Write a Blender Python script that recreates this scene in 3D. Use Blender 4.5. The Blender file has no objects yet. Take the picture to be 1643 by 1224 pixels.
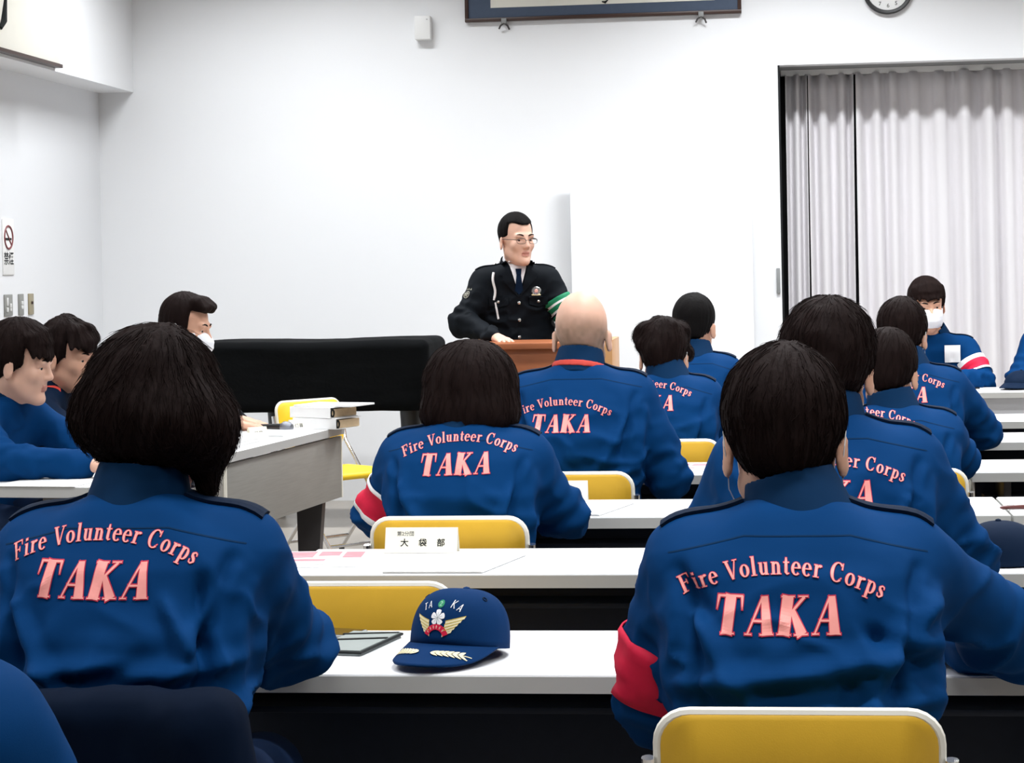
import bpy, bmesh, math, random
import numpy as np
from mathutils import Vector, Matrix
from mathutils.bvhtree import BVHTree
PI = math.pi
random.seed(7)
scene = bpy.context.scene
COL = scene.collection

# ---------------------------------------------------------------- materials
MATS = {}
def mat(name, col, rough=.5, spec=.5, metal=0., noise=None, bump=None, sheen=0., emit=None, coat=0.):
    if name in MATS: return MATS[name]
    m = bpy.data.materials.new(name); m.use_nodes = True
    nt = m.node_tree; b = nt.nodes['Principled BSDF']
    b.inputs['Base Color'].default_value = (*col, 1)
    b.inputs['Roughness'].default_value = rough
    b.inputs['Specular IOR Level'].default_value = spec
    b.inputs['Metallic'].default_value = metal
    if sheen:
        b.inputs['Sheen Weight'].default_value = sheen; b.inputs['Sheen Roughness'].default_value = .4
    if coat: b.inputs['Coat Weight'].default_value = coat
    if emit:
        b.inputs['Emission Color'].default_value = (*col, 1); b.inputs['Emission Strength'].default_value = emit
    tc = nt.nodes.new('ShaderNodeTexCoord')
    if noise:                                   # (scale, amount[, stretch])
        n = nt.nodes.new('ShaderNodeTexNoise'); n.inputs['Scale'].default_value = noise[0]; n.inputs['Detail'].default_value = 5
        mp = nt.nodes.new('ShaderNodeMapping')
        if len(noise) > 2: mp.inputs['Scale'].default_value = noise[2]
        nt.links.new(tc.outputs['Object'], mp.inputs[0]); nt.links.new(mp.outputs[0], n.inputs['Vector'])
        r = nt.nodes.new('ShaderNodeMix'); r.data_type = 'RGBA'
        a = noise[1]
        r.inputs[6].default_value = (*[max(0, c*(1-a)) for c in col], 1)
        r.inputs[7].default_value = (*[min(1, c*(1+a)) for c in col], 1)
        nt.links.new(n.outputs['Fac'], r.inputs[0]); nt.links.new(r.outputs[2], b.inputs['Base Color'])
    if bump:                                    # (scale, strength, distance[, stretch])
        n = nt.nodes.new('ShaderNodeTexNoise'); n.inputs['Scale'].default_value = bump[0]; n.inputs['Detail'].default_value = 4
        mp = nt.nodes.new('ShaderNodeMapping')
        if len(bump) > 3: mp.inputs['Scale'].default_value = bump[3]
        nt.links.new(tc.outputs['Object'], mp.inputs[0]); nt.links.new(mp.outputs[0], n.inputs['Vector'])
        bp = nt.nodes.new('ShaderNodeBump'); bp.inputs['Strength'].default_value = bump[1]; bp.inputs['Distance'].default_value = bump[2]
        nt.links.new(n.outputs['Fac'], bp.inputs['Height']); nt.links.new(bp.outputs[0], b.inputs['Normal'])
    MATS[name] = m
    return m

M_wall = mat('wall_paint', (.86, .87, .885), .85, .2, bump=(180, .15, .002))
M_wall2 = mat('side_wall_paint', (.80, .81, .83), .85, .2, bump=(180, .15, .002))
M_wall3 = mat('darkened_unseen_wall', (.10, .085, .075), .9, .1, noise=(14, .2))  # walls out of view, darkened to cut fill light on the seated backs
M_ceil = mat('ceiling_board', (.45, .45, .45), .9, .1, noise=(60, .06))  # unseen ceiling, greyed so less light bounces onto the backs
M_floor = mat('floor_vinyl', (.30, .27, .235), .35, .4, noise=(30, .12))
M_black = mat('black_metal', (.006, .007, .008), .4)
M_night = mat('night_glass', (.004, .006, .008), .08, .6)
M_curtain = mat('curtain_cloth', (.80, .78, .80), .9, .1, bump=(260, .15, .001), sheen=.1)
M_top = mat('white_laminate', (.83, .835, .85), .35, .4, noise=(90, .02))
M_edge = mat('table_edge_band', (.50, .50, .48), .5, .3)
M_dark = mat('shade_painted_panel', (.008, .014, .030), .55, .3, noise=(40, .2))  # row table panels and shelves: under-table shade put into a dark navy colour
M_grey = mat('grey_woodgrain_laminate', (.25, .24, .22), .45, .3, noise=(6, .16, (1, 1.2, 22)))
M_deskedge = mat('grey_desk_edge', (.46, .46, .45), .45, .3)
M_lpanel = mat('light_grey_panel', (.34, .34, .35), .5, .3, noise=(8, .1))
M_steel = mat('dark_grey_steel', (.075, .07, .07), .4, .5, metal=.3, noise=(20, .1))
M_chrome = mat('chrome_tube', (.7, .7, .7), .2, .5, metal=1., noise=(40, .03))
M_must = mat('mustard_vinyl', (.70, .41, .03), .45, .4, noise=(14, .08), bump=(400, .12, .001))
M_yel = mat('bright_yellow_vinyl', (.85, .58, .02), .45, .4, noise=(14, .06), bump=(400, .12, .001))
M_cream = mat('cream_piping', (.80, .77, .68), .4, .4, noise=(30, .03))
M_piano = mat('black_quilted_cover', (.003, .0035, .004), .8, .06, noise=(20, .2), bump=(60, .25, .004))
M_wood = mat('brown_podium_veneer', (.30, .095, .035), .4, .4, noise=(7, .35, (1, 1, .08)))
M_woodl = mat('light_podium_edge', (.45, .23, .09), .4, .4, noise=(7, .2, (1, 1, .1)))
M_paper = mat('white_paper', (.86, .86, .85), .7, .2, noise=(30, .02))
M_card = mat('cream_card', (.83, .79, .66), .7, .2, noise=(30, .02))
M_ink = mat('black_ink', (.008, .010, .010), .6, .2)
M_inkg = mat('grey_ink', (.16, .16, .15), .6, .2)
M_red = mat('crimson_cloth', (.62, .012, .05), .7, .2, noise=(60, .1))
M_redink = mat('red_print', (.66, .24, .27), .6, .2, noise=(18, .35))
M_white = mat('white_cloth', (.82, .82, .82), .7, .2, noise=(60, .03))
M_mask = mat('white_mask_fabric', (.84, .85, .88), .8, .1, bump=(40, .3, .002, (1, 1, 10)))
M_navy = mat('navy_jacket_cloth', (.001, .035, .128), .8, .06, noise=(7, .12), bump=(700, .2, .0006))
M_navyd = mat('dark_navy_cloth', (.002, .010, .030), .75, .10, noise=(9, .15), bump=(700, .2, .0006))
M_navyc = mat('navy_collar_shade_and_seam', (.001, .022, .068), .8, .10, noise=(9, .15), bump=(700, .2, .0006))  # jacket cloth darkened, the collar's shade put into the colour; also seam lines
M_trou = mat('navy_trousers_cloth', (.006, .022, .07), .7, .2, noise=(9, .12))
M_unif = mat('black_uniform_cloth', (.003, .005, .008), .75, .12, noise=(9, .15), bump=(700, .2, .0006))
M_shirt = mat('white_shirt_cloth', (.80, .80, .82), .7, .2, noise=(60, .02))
M_hair = mat('dark_brown_hair', (.0095, .0048, .0042), .7, .07, noise=(30, .4, (1, 1, .3)), bump=(160, .5, .003, (1, 1, .12)))
M_hairk = mat('black_hair', (.005, .0042, .0042), .7, .07, noise=(40, .4), bump=(220, .5, .003))
M_pink = mat('pink_print', (1., .36, .32), .6, .2, noise=(60, .12))
M_redp = mat('red_print_outline', (.55, .03, .07), .6, .2, noise=(60, .12))
M_capc = mat('navy_cap_cloth', (.001, .024, .092), .8, .08, noise=(14, .12), bump=(700, .25, .0006))
M_gold = mat('cream_gold_thread', (.80, .70, .42), .5, .4, noise=(160, .1))
M_golds = mat('gold_thread_line', (.55, .40, .03), .5, .4, noise=(160, .1))
M_silver = mat('silver_button', (.75, .75, .72), .25, .5, metal=.9, noise=(60, .05))
M_green = mat('green_thread', (.01, .22, .10), .6, .3, noise=(100, .1))
M_eye = mat('eye_white', (.72, .70, .68), .25, .5, noise=(60, .02))
M_iris = mat('dark_iris', (.012, .007, .005), .15, .6, noise=(100, .2))
M_lip = mat('lips', (.50, .22, .17), .5, .4, noise=(120, .1))
M_shoe = mat('black_shoe_leather', (.01, .01, .01), .4, .5, noise=(20, .1))
M_alu = mat('brushed_switch_plate', (.30, .30, .28), .4, .5, metal=.4, noise=(40, .1, (1, 1, 10)))
M_brass = mat('brass_plate', (.36, .31, .20), .4, .5, metal=.4, noise=(40, .1))
M_plas = mat('white_plastic', (.80, .80, .79), .4, .4, noise=(20, .02))
M_plasg = mat('grey_plastic', (.26, .27, .27), .5, .4, noise=(30, .06))
M_matte = mat('blue_grey_mat_board', (.075, .10, .15), .7, .2, noise=(30, .1))
M_frame = mat('dark_brown_frame', (.045, .022, .016), .4, .4, noise=(10, .3, (.1, 1, 1)))
M_board = mat('cream_board', (.84, .82, .74), .7, .2, noise=(10, .03))
M_mesh = mat('microphone_mesh', (.22, .23, .26), .35, .5, metal=.7, bump=(900, .8, .001))
M_coverg = mat('grey_green_vinyl', (.26, .29, .28), .5, .3, noise=(12, .08))
M_pen = mat('dark_red_pen', (.10, .025, .022), .3, .5, noise=(40, .1))
M_redc = mat('red_lining_cloth', (.55, .06, .045), .7, .2, noise=(40, .1))
M_glass = mat('spectacle_metal', (.08, .07, .07), .3, .5, metal=.6, noise=(40, .1))
M_lampw = mat('lamp_diffuser', (1, 1, .98), .6, .2, emit=2.0, noise=(4, .01))
M_pinkw = mat('pink_enamel', (.80, .42, .36), .35, .5, noise=(60, .1))

def skin_mat(name, col, attr=True):
    m = mat(name, col, .5, .4, bump=(120, .12, .001))
    nt = m.node_tree; b = nt.nodes['Principled BSDF']
    b.inputs['Subsurface Weight'].default_value = .12
    b.inputs['Subsurface Radius'].default_value = (.02, .008, .004)
    b.inputs['Subsurface Scale'].default_value = .5
    n = nt.nodes.new('ShaderNodeTexNoise'); n.inputs['Scale'].default_value = 22
    tc = nt.nodes.new('ShaderNodeTexCoord'); nt.links.new(tc.outputs['Object'], n.inputs['Vector'])
    mx = nt.nodes.new('ShaderNodeMix'); mx.data_type = 'RGBA'
    mx.inputs[6].default_value = (*[c*.9 for c in col], 1); mx.inputs[7].default_value = (*[min(1, c*1.1) for c in col], 1)
    nt.links.new(n.outputs['Fac'], mx.inputs[0])
    at = nt.nodes.new('ShaderNodeAttribute'); at.attribute_name = 'stubble'
    m2 = nt.nodes.new('ShaderNodeMix'); m2.data_type = 'RGBA'
    m2.inputs[7].default_value = (.16, .11, .065, 1)
    nt.links.new(at.outputs['Fac'], m2.inputs[0]); nt.links.new(mx.outputs[2], m2.inputs[6])
    nt.links.new(m2.outputs[2], b.inputs['Base Color'])
    return m
M_skin = skin_mat('skin', (.62, .34, .23))
M_skinp = skin_mat('pale_skin', (.70, .42, .31))

# ---------------------------------------------------------------- objects
def empty(name, loc=(0, 0, 0), rz=0., label=None, cat=None, group=None):
    o = bpy.data.objects.new(name, None); COL.objects.link(o)
    o.location = loc; o.rotation_euler = (0, 0, rz); o.empty_display_size = .1
    tag(o, label, cat, group)
    return o
def tag(o, label=None, cat=None, group=None, kind=None):
    if label: o['label'] = label
    if cat: o['category'] = cat
    if group: o['group'] = group
    if kind: o['kind'] = kind
    return o
def link(name, me, mats, parent=None, smooth=True, label=None):
    for m in (mats if isinstance(mats, (list, tuple)) else [mats]): me.materials.append(m)
    if smooth: me.polygons.foreach_set('use_smooth', np.ones(len(me.polygons), bool))
    o = bpy.data.objects.new(name, me); COL.objects.link(o)
    if parent: o.parent = parent
    if label: o['label'] = label
    return o
def mesh_np(name, V, F, mi=None):
    """V (n,3), F (m,k) arrays -> mesh"""
    me = bpy.data.meshes.new(name)
    V = np.asarray(V, np.float32); F = np.asarray(F, np.int32)
    m, k = F.shape
    me.vertices.add(len(V)); me.vertices.foreach_set('co', V.ravel())
    me.loops.add(m*k); me.loops.foreach_set('vertex_index', F.ravel())
    me.polygons.add(m); me.polygons.foreach_set('loop_start', np.arange(0, m*k, k, dtype=np.int32))
    me.update(calc_edges=True)
    if mi is not None: me.polygons.foreach_set('material_index', np.asarray(mi, np.int32))
    me.validate()
    return me
class MB:
    """collects simple solids into one bmesh"""
    def __init__(s): s.bm = bmesh.new()
    def box(s, lo, hi, bev=0., seg=2, M=None):
        lo = Vector(lo); hi = Vector(hi)
        r = bmesh.ops.create_cube(s.bm, size=1.)
        vs = r['verts']
        for v in vs: v.co = Vector((lo[i] + (v.co[i]+.5)*(hi[i]-lo[i]) for i in range(3)))
        if bev:
            es = list({e for v in vs for e in v.link_edges})
            rr = bmesh.ops.bevel(s.bm, geom=es, offset=bev, segments=seg, affect='EDGES', profile=.5)
            vs = list({v for f in rr['faces'] for v in f.verts} | {v for v in vs if v.is_valid})
        if M: bmesh.ops.transform(s.bm, matrix=M, verts=vs)
        return vs
    def tube(s, pts, r, n=10, closed=False, cap=True):
        pts = [Vector(p) for p in pts]; N = len(pts)
        rs = r if isinstance(r, (list, tuple)) else [r]*N
        rings = []; prev = None
        for i, p in enumerate(pts):
            if closed: t = pts[(i+1) % N]-pts[i-1]
            else: t = pts[min(i+1, N-1)]-pts[max(i-1, 0)]
            t = t.normalized()
            u = (prev - t*prev.dot(t)) if prev else t.orthogonal()
            u.normalize(); prev = u; w = t.cross(u)
            rings.append([s.bm.verts.new(p + (u*math.cos(2*PI*k/n)+w*math.sin(2*PI*k/n))*rs[i]) for k in range(n)])
        for i in range(N if closed else N-1):
            a = rings[i]; b = rings[(i+1) % N]
            for k in range(n): s.bm.faces.new((a[k], a[(k+1) % n], b[(k+1) % n], b[k]))
        if cap and not closed:
            s.bm.faces.new(rings[0][::-1]); s.bm.faces.new(rings[-1])
        return s
    def lathe(s, prof, c=(0, 0, 0), n=24, M=None):
        rings = []; new = []
        for r, z in prof:
            if r < 1e-6: ring = [s.bm.verts.new((c[0], c[1], c[2]+z))]
            else: ring = [s.bm.verts.new((c[0]+r*math.cos(2*PI*k/n), c[1]+r*math.sin(2*PI*k/n), c[2]+z)) for k in range(n)]
            rings.append(ring); new += ring
        for a, b in zip(rings, rings[1:]):
            for k in range(n):
                if len(a) == 1 and len(b) == 1: continue
                if len(a) == 1: s.bm.faces.new((a[0], b[(k+1) % n], b[k]))
                elif len(b) == 1: s.bm.faces.new((a[k], a[(k+1) % n], b[0]))
                else: s.bm.faces.new((a[k], a[(k+1) % n], b[(k+1) % n], b[k]))
        if M: bmesh.ops.transform(s.bm, matrix=M, verts=new)
        return s
    def poly(s, pts, d, M=None):
        """extruded polygon: pts in xy, thickness d in z"""
        a = [s.bm.verts.new((p[0], p[1], 0)) for p in pts]; b = [s.bm.verts.new((p[0], p[1], d)) for p in pts]
        n = len(pts)
        s.bm.faces.new(a[::-1]); s.bm.faces.new(b)
        for i in range(n): s.bm.faces.new((a[i], a[(i+1) % n], b[(i+1) % n], b[i]))
        if M: bmesh.ops.transform(s.bm, matrix=M, verts=a+b)
        return s
    def build(s, name, m, parent=None, smooth=False, label=None, ang=.6):
        bmesh.ops.recalc_face_normals(s.bm, faces=s.bm.faces)
        me = bpy.data.meshes.new(name); s.bm.to_mesh(me); s.bm.free()
        o = link(name, me, m, parent, smooth, label)
        if smooth and ang:
            try: me.set_sharp_from_angle(angle=ang)
            except Exception: pass
        return o
def copy_tree(o, parent=None):
    c = o.copy(); COL.objects.link(c); c.parent = parent
    for ch in list(o.children): copy_tree(ch, c)
    return c
def box_obj(name, lo, hi, m, parent=None, bev=0., label=None):
    b = MB(); b.box(lo, hi, bev); return b.build(name, m, parent, smooth=bev > 0, label=label)

# ---------------------------------------------------------------- noise
def _hash(i, j, k, seed):
    n = (i*374761393 + j*668265263 + k*2147483647 + seed*974634777) & 0xffffffff
    n = ((n ^ (n >> 13))*1274126177) & 0xffffffff
    n = n ^ (n >> 16)
    return (n & 0xffff)/65535.
def vnoise(P, seed=0):
    P = np.asarray(P, np.float64); I = np.floor(P).astype(np.int64); f = P-I; f = f*f*(3-2*f)
    r = 0
    for a in (0, 1):
        for b in (0, 1):
            for c in (0, 1):
                w = (f[:, 0] if a else 1-f[:, 0])*(f[:, 1] if b else 1-f[:, 1])*(f[:, 2] if c else 1-f[:, 2])
                r = r + w*_hash(I[:, 0]+a, I[:, 1]+b, I[:, 2]+c, seed)
    return r
def fbm(P, seed=0, o=3):
    s = 0; a = .5
    for i in range(o):
        s = s + a*(vnoise(P*(2**i), seed+i)-.5)*2; a *= .5
    return s

# ---------------------------------------------------------------- implicit modelling
def rotm(yaw=0, pitch=0, roll=0):
    """degrees. yaw about z (+ left), pitch about x (+ looks up), roll about y (+ tilts to own right)"""
    return np.array(Matrix.Rotation(math.radians(yaw), 3, 'Z') @ Matrix.Rotation(math.radians(pitch), 3, 'X') @ Matrix.Rotation(math.radians(roll), 3, 'Y'))
class Fr:
    def __init__(s, t=(0, 0, 0), R=None, sc=1.):
        s.t = np.array(t, float); s.R = np.eye(3) if R is None else np.array(R); s.s = sc
    def w(s, p): return s.t + s.s*(s.R @ np.array(p, float))
    def loc(s, X, Y, Z):
        a = X-s.t[0]; b = Y-s.t[1]; c = Z-s.t[2]; R = s.R; k = 1/s.s
        return ((R[0, 0]*a+R[1, 0]*b+R[2, 0]*c)*k, (R[0, 1]*a+R[1, 1]*b+R[2, 1]*c)*k, (R[0, 2]*a+R[1, 2]*b+R[2, 2]*c)*k)
    def locv(s, V): return ((V-s.t) @ s.R)/s.s
    def wv(s, V): return s.t + s.s*(np.asarray(V) @ s.R.T)
ID = Fr()
class Grid:
    def __init__(s, lo, hi, h):
        s.lo = np.array(lo, float); s.h = h
        s.n = np.ceil((np.array(hi)-s.lo)/h).astype(int)+1
        s.v = np.ones(s.n, np.float32)
        s.ax = [(s.lo[i]+h*np.arange(s.n[i])).astype(np.float32) for i in range(3)]
    def apply(s, fn, c, rad, k=.01, op='add'):
        c = np.asarray(c, float); rad = np.asarray(rad, float)*np.ones(3)+k+2*s.h
        a = np.clip(np.floor((c-rad-s.lo)/s.h).astype(int), 0, s.n); b = np.clip(np.ceil((c+rad-s.lo)/s.h).astype(int)+1, 0, s.n)
        if (b <= a).any(): return s
        X = s.ax[0][a[0]:b[0], None, None]; Y = s.ax[1][None, a[1]:b[1], None]; Z = s.ax[2][None, None, a[2]:b[2]]
        d = fn(X, Y, Z)
        sl = (slice(a[0], b[0]), slice(a[1], b[1]), slice(a[2], b[2]))
        v = s.v[sl]
        if op == 'add':
            q = np.maximum(k-np.abs(v-d), 0)/k; s.v[sl] = np.minimum(v, d)-q*q*k*.25
        else:
            d = -d if op == 'sub' else d
            q = np.maximum(k-np.abs(v-d), 0)/k; s.v[sl] = np.maximum(v, d)+q*q*k*.25
        return s
    def ell(s, c, r, k=.01, fr=ID, op='add', R=None):
        r = np.array(r, float)*np.ones(3); f2 = Fr(c, R)
        def fn(X, Y, Z):
            x, y, z = fr.loc(X, Y, Z); x, y, z = f2.loc(x, y, z)
            k0 = np.sqrt((x/r[0])**2+(y/r[1])**2+(z/r[2])**2); k1 = np.sqrt((x/r[0]**2)**2+(y/r[1]**2)**2+(z/r[2]**2)**2)+1e-9
            return fr.s*k0*(k0-1)/k1
        return s.apply(fn, fr.w(c), r.max()*fr.s, k, op)
    def cap(s, a, b, r1, r2=None, k=.01, fr=ID, op='add'):
        r2 = r1 if r2 is None else r2; a = np.array(a, float); b = np.array(b, float); ba = b-a; L = ba@ba+1e-12
        def fn(X, Y, Z):
            x, y, z = fr.loc(X, Y, Z); x = x-a[0]; y = y-a[1]; z = z-a[2]
            t = np.clip((x*ba[0]+y*ba[1]+z*ba[2])/L, 0, 1)
            return fr.s*(np.sqrt((x-ba[0]*t)**2+(y-ba[1]*t)**2+(z-ba[2]*t)**2)-(r1+(r2-r1)*t))
        A = fr.w(a); B = fr.w(b)
        return s.apply(fn, (A+B)/2, np.abs(B-A)/2+max(r1, r2)*fr.s, k, op)
    def box(s, c, hs, r=.01, k=.01, fr=ID, op='add'):
        c = np.array(c, float); hs = np.array(hs, float)
        def fn(X, Y, Z):
            x, y, z = fr.loc(X, Y, Z)
            x = np.abs(x-c[0])-hs[0]+r; y = np.abs(y-c[1])-hs[1]+r; z = np.abs(z-c[2])-hs[2]+r
            return fr.s*(np.sqrt(np.maximum(x, 0)**2+np.maximum(y, 0)**2+np.maximum(z, 0)**2)+np.minimum(np.maximum(np.maximum(x, y), z), 0)-r)
        return s.apply(fn, fr.w(c), np.linalg.norm(hs)*fr.s, k, op)
    def mesh(s, smooth=1):
        v = s.v; ins = v < 0
        c = ins.astype(np.int8)
        S = sum(c[i:c.shape[0]-1+i, j:c.shape[1]-1+j, k:c.shape[2]-1+k] for i in (0, 1) for j in (0, 1) for k in (0, 1))
        act = (S > 0) & (S < 8)
        idx = np.argwhere(act); N = len(idx)
        cor = [(i, j, k) for i in (0, 1) for j in (0, 1) for k in (0, 1)]
        cv = np.stack([v[idx[:, 0]+i, idx[:, 1]+j, idx[:, 2]+k] for i, j, k in cor], 1).astype(np.float64)
        acc = np.zeros((N, 3)); cnt = np.zeros(N)
        for a in range(8):
            for b in range(a+1, 8):
                da = np.array(cor[b])-np.array(cor[a])
                if np.abs(da).sum() != 1: continue
                va, vb = cv[:, a], cv[:, b]; m = (va < 0) != (vb < 0)
                t = va[m]/(va[m]-vb[m])
                acc[m] += np.array(cor[a]) + t[:, None]*da; cnt[m] += 1
        V = s.lo + s.h*(idx + acc/cnt[:, None])
        ID_ = -np.ones(act.shape, np.int32); ID_[act] = np.arange(N)
        Fs = []
        for ax in range(3):
            o1, o2 = [(1, 2), (2, 0), (0, 1)][ax]
            sl0 = [slice(1, -1)]*3; sl1 = [slice(1, -1)]*3
            sl0[ax] = slice(0, -1); sl1[ax] = slice(1, None)
            A = ins[tuple(sl0)]; B = ins[tuple(sl1)]
            e = np.argwhere(A != B)
            fl = A[tuple(e.T)]
            base = e.copy()
            for q in range(3):
                if q != ax: base[:, q] += 1
            def cell(d1, d2):
                p = base.copy(); p[:, o1] -= d1; p[:, o2] -= d2
                return ID_[tuple(p.T)]
            q = np.stack([cell(1, 1), cell(0, 1), cell(0, 0), cell(1, 0)], 1)
            q[~fl] = q[~fl][:, ::-1]
            Fs.append(q)
        F = np.concatenate(Fs); F = F[(F >= 0).all(1)]
        for _ in range(smooth): V = lap(V, F)
        return V, F
def lap(V, F, w=.5):
    n = len(V); acc = np.zeros((n, 3)); cnt = np.zeros(n)
    for a, b in ((0, 1), (1, 2), (2, 3), (3, 0)):
        for p, q in ((F[:, a], F[:, b]), (F[:, b], F[:, a])):
            for i in range(3): acc[:, i] += np.bincount(p, V[q, i], n)
            cnt += np.bincount(p, minlength=n)
    return V*(1-w)+w*acc/np.maximum(cnt, 1)[:, None]
def vnormals(V, F):
    fn = np.cross(V[F[:, 2]]-V[F[:, 0]], V[F[:, 3]]-V[F[:, 1]])
    N = np.zeros_like(V)
    for c in range(4):
        for i in range(3): N[:, i] += np.bincount(F[:, c], fn[:, i], len(V))
    return N/(np.linalg.norm(N, axis=1)[:, None]+1e-12)
def segdist(V, a, b):
    a = np.array(a, float); b = np.array(b, float); ba = b-a
    t = np.clip(((V-a)@ba)/(ba@ba+1e-12), 0, 1)
    return np.linalg.norm(V-a-t[:, None]*ba, axis=1), t
def bvh_of(V, F): return BVHTree.FromPolygons([tuple(v) for v in V], [tuple(int(i) for i in f) for f in F])

# ---------------------------------------------------------------- lettering: serif strokes -> ribbons
def ell_arc(cx, cy, rx, ry, a0, a1, wt, ws, n=18):
    out = []
    for i in range(n+1):
        a = math.radians(a0+(a1-a0)*i/n)
        out.append((cx+rx*math.cos(a), cy+ry*math.sin(a), ws+(wt-ws)*abs(math.cos(a))**1.6))
    return out
T_, S_ = .155, .055
G = {
 ' ': (.30, []),
 'F': (.70, [[(.17, 0, T_), (.17, 1, T_)], [(.01, .02, .04), (.34, .02, .04)], [(.01, .97, S_), (.63, .97, S_)], [(.62, .98, .07), (.64, .72, .02)], [(.17, .52, S_), (.46, .52, S_)], [(.46, .65, .045), (.46, .39, .045)]]),
 'i': (.34, [[(.16, 0, .15), (.16, .64, .15)], [(.02, .02, .04), (.31, .02, .04)], [(.03, .62, .045), (.16, .62, .045)], [(.155, .80, .15), (.155, .93, .15)]]),
 'r': (.48, [[(.16, 0, .15), (.16, .64, .15)], [(.02, .02, .04), (.33, .02, .04)], [(.03, .62, .045), (.16, .62, .045)], [(.21, .45, .05), (.30, .60, .08), (.40, .58, .15), (.42, .54, .12)]]),
 'e': (.52, [ell_arc(.26, .32, .19, .31, 5, 315, .15, .05), [(.10, .36, .045), (.44, .36, .045)]]),
 'V': (.72, [[(.11, .98, T_), (.38, 0, .13)], [(.38, 0, .06), (.63, .98, .05)], [(-.02, .97, .045), (.27, .97, .045)], [(.50, .97, .045), (.75, .97, .045)]]),
 'o': (.54, [ell_arc(.27, .32, .19, .30, 0, 360, .155, .05, 24)]),
 'l': (.33, [[(.16, 0, .15), (.16, 1, .15)], [(.02, .02, .04), (.31, .02, .04)], [(.03, .98, .045), (.16, .98, .045)]]),
 'u': (.60, [[(.15, .64, .15), (.15, .2, .15), (.19, .06, .1), (.28, .03, .06), (.40, .12, .05)], [(.44, 0, .15), (.44, .64, .15)], [(.03, .62, .045), (.15, .62, .045)], [(.32, .62, .045), (.44, .62, .045)], [(.44, .02, .04), (.57, .02, .04)]]),
 'n': (.61, [[(.16, 0, .15), (.16, .64, .15)], [(.20, .5, .05), (.30, .61, .07), (.41, .56, .11), (.45, .42, .15), (.45, 0, .15)], [(.02, .02, .04), (.29, .02, .04)], [(.33, .02, .04), (.59, .02, .04)], [(.03, .62, .045), (.16, .62, .045)]]),
 't': (.38, [[(.17, .86, .07), (.17, .62, .14), (.17, .14, .15), (.23, .03, .08), (.34, .07, .04)], [(.02, .62, .05), (.34, .62, .05)]]),
 'C': (.76, [ell_arc(.38, .49, .30, .48, 48, 312, .165, .05, 24), [(.63, .98, .04), (.62, .66, .06)], [(.60, .18, .05), (.64, .24, .03)]]),
 'p': (.58, [[(.15, -.3, .15), (.15, .64, .15)], ell_arc(.31, .32, .17, .30, -150, 150, .15, .05, 20), [(.01, -.28, .04), (.31, -.28, .04)], [(.02, .62, .045), (.15, .62, .045)]]),
 's': (.45, [[(.37, .47, .04), (.34, .58, .06), (.22, .62, .06), (.10, .52, .10), (.15, .40, .14), (.28, .29, .15), (.36, .16, .11), (.24, .02, .06), (.10, .06, .06), (.07, .2, .04)]]),
 # bold italic capitals, already slanted
 'T*': (.86, [[(.35, .0, .34), (.53, 1, .34)], [(.15, .02, .035), (.60, .02, .035)], [(.10, .975, .06), (.93, .975, .06)], [(.13, .98, .09), (.04, .62, .015)], [(.90, .98, .09), (.885, .64, .015)]]),
 'A*': (.88, [[(.06, .02, .05), (.60, .98, .06)], [(.72, 0, .34), (.66, .99, .22)], [(.22, .36, .055), (.60, .36, .055)], [(-.03, .018, .035), (.20, .018, .035)], [(.47, .018, .035), (.92, .018, .035)]]),
 'K*': (1.10, [[(.26, 0, .36), (.44, 1, .36)], [(.42, .47, .06), (.98, .97, .08)], [(.58, .60, .16), (.86, 0, .34)], [(.03, .018, .035), (.50, .018, .035)], [(.60, .018, .035), (1.06, .018, .035)], [(.22, .98, .035), (.66, .98, .035)], [(.78, .98, .035), (1.10, .98, .035)]]),
}
def ribbon(pts, extra=0., step=.08):
    """resampled centreline -> (left, mid, right) 2D points"""
    P = np.array([(p[0], p[1]) for p in pts], float); W = np.array([p[2] for p in pts], float)
    if extra:
        d0 = P[0]-P[1]; d1 = P[-1]-P[-2]
        P = P.copy(); P[0] += d0/np.linalg.norm(d0)*extra; P[-1] += d1/np.linalg.norm(d1)*extra; W = W+2*extra
    L = np.concatenate([[0], np.cumsum(np.linalg.norm(np.diff(P, axis=0), axis=1))])
    ts = sorted(set(list(L)+list(np.linspace(0, L[-1], max(2, int(L[-1]/step)+1)))))
    ts = [t for i, t in enumerate(ts) if i == 0 or t-ts[i-1] > 1e-4]
    Q = np.stack([np.interp(ts, L, P[:, 0]), np.interp(ts, L, P[:, 1])], 1); w = np.interp(ts, L, W)
    T = np.gradient(Q, axis=0); T /= np.linalg.norm(T, axis=1)[:, None]+1e-9
    Nn = np.stack([-T[:, 1], T[:, 0]], 1)
    return [Q+Nn*(w*f)[:, None] for f in (.5, .17, -.17, -.5)]
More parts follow.
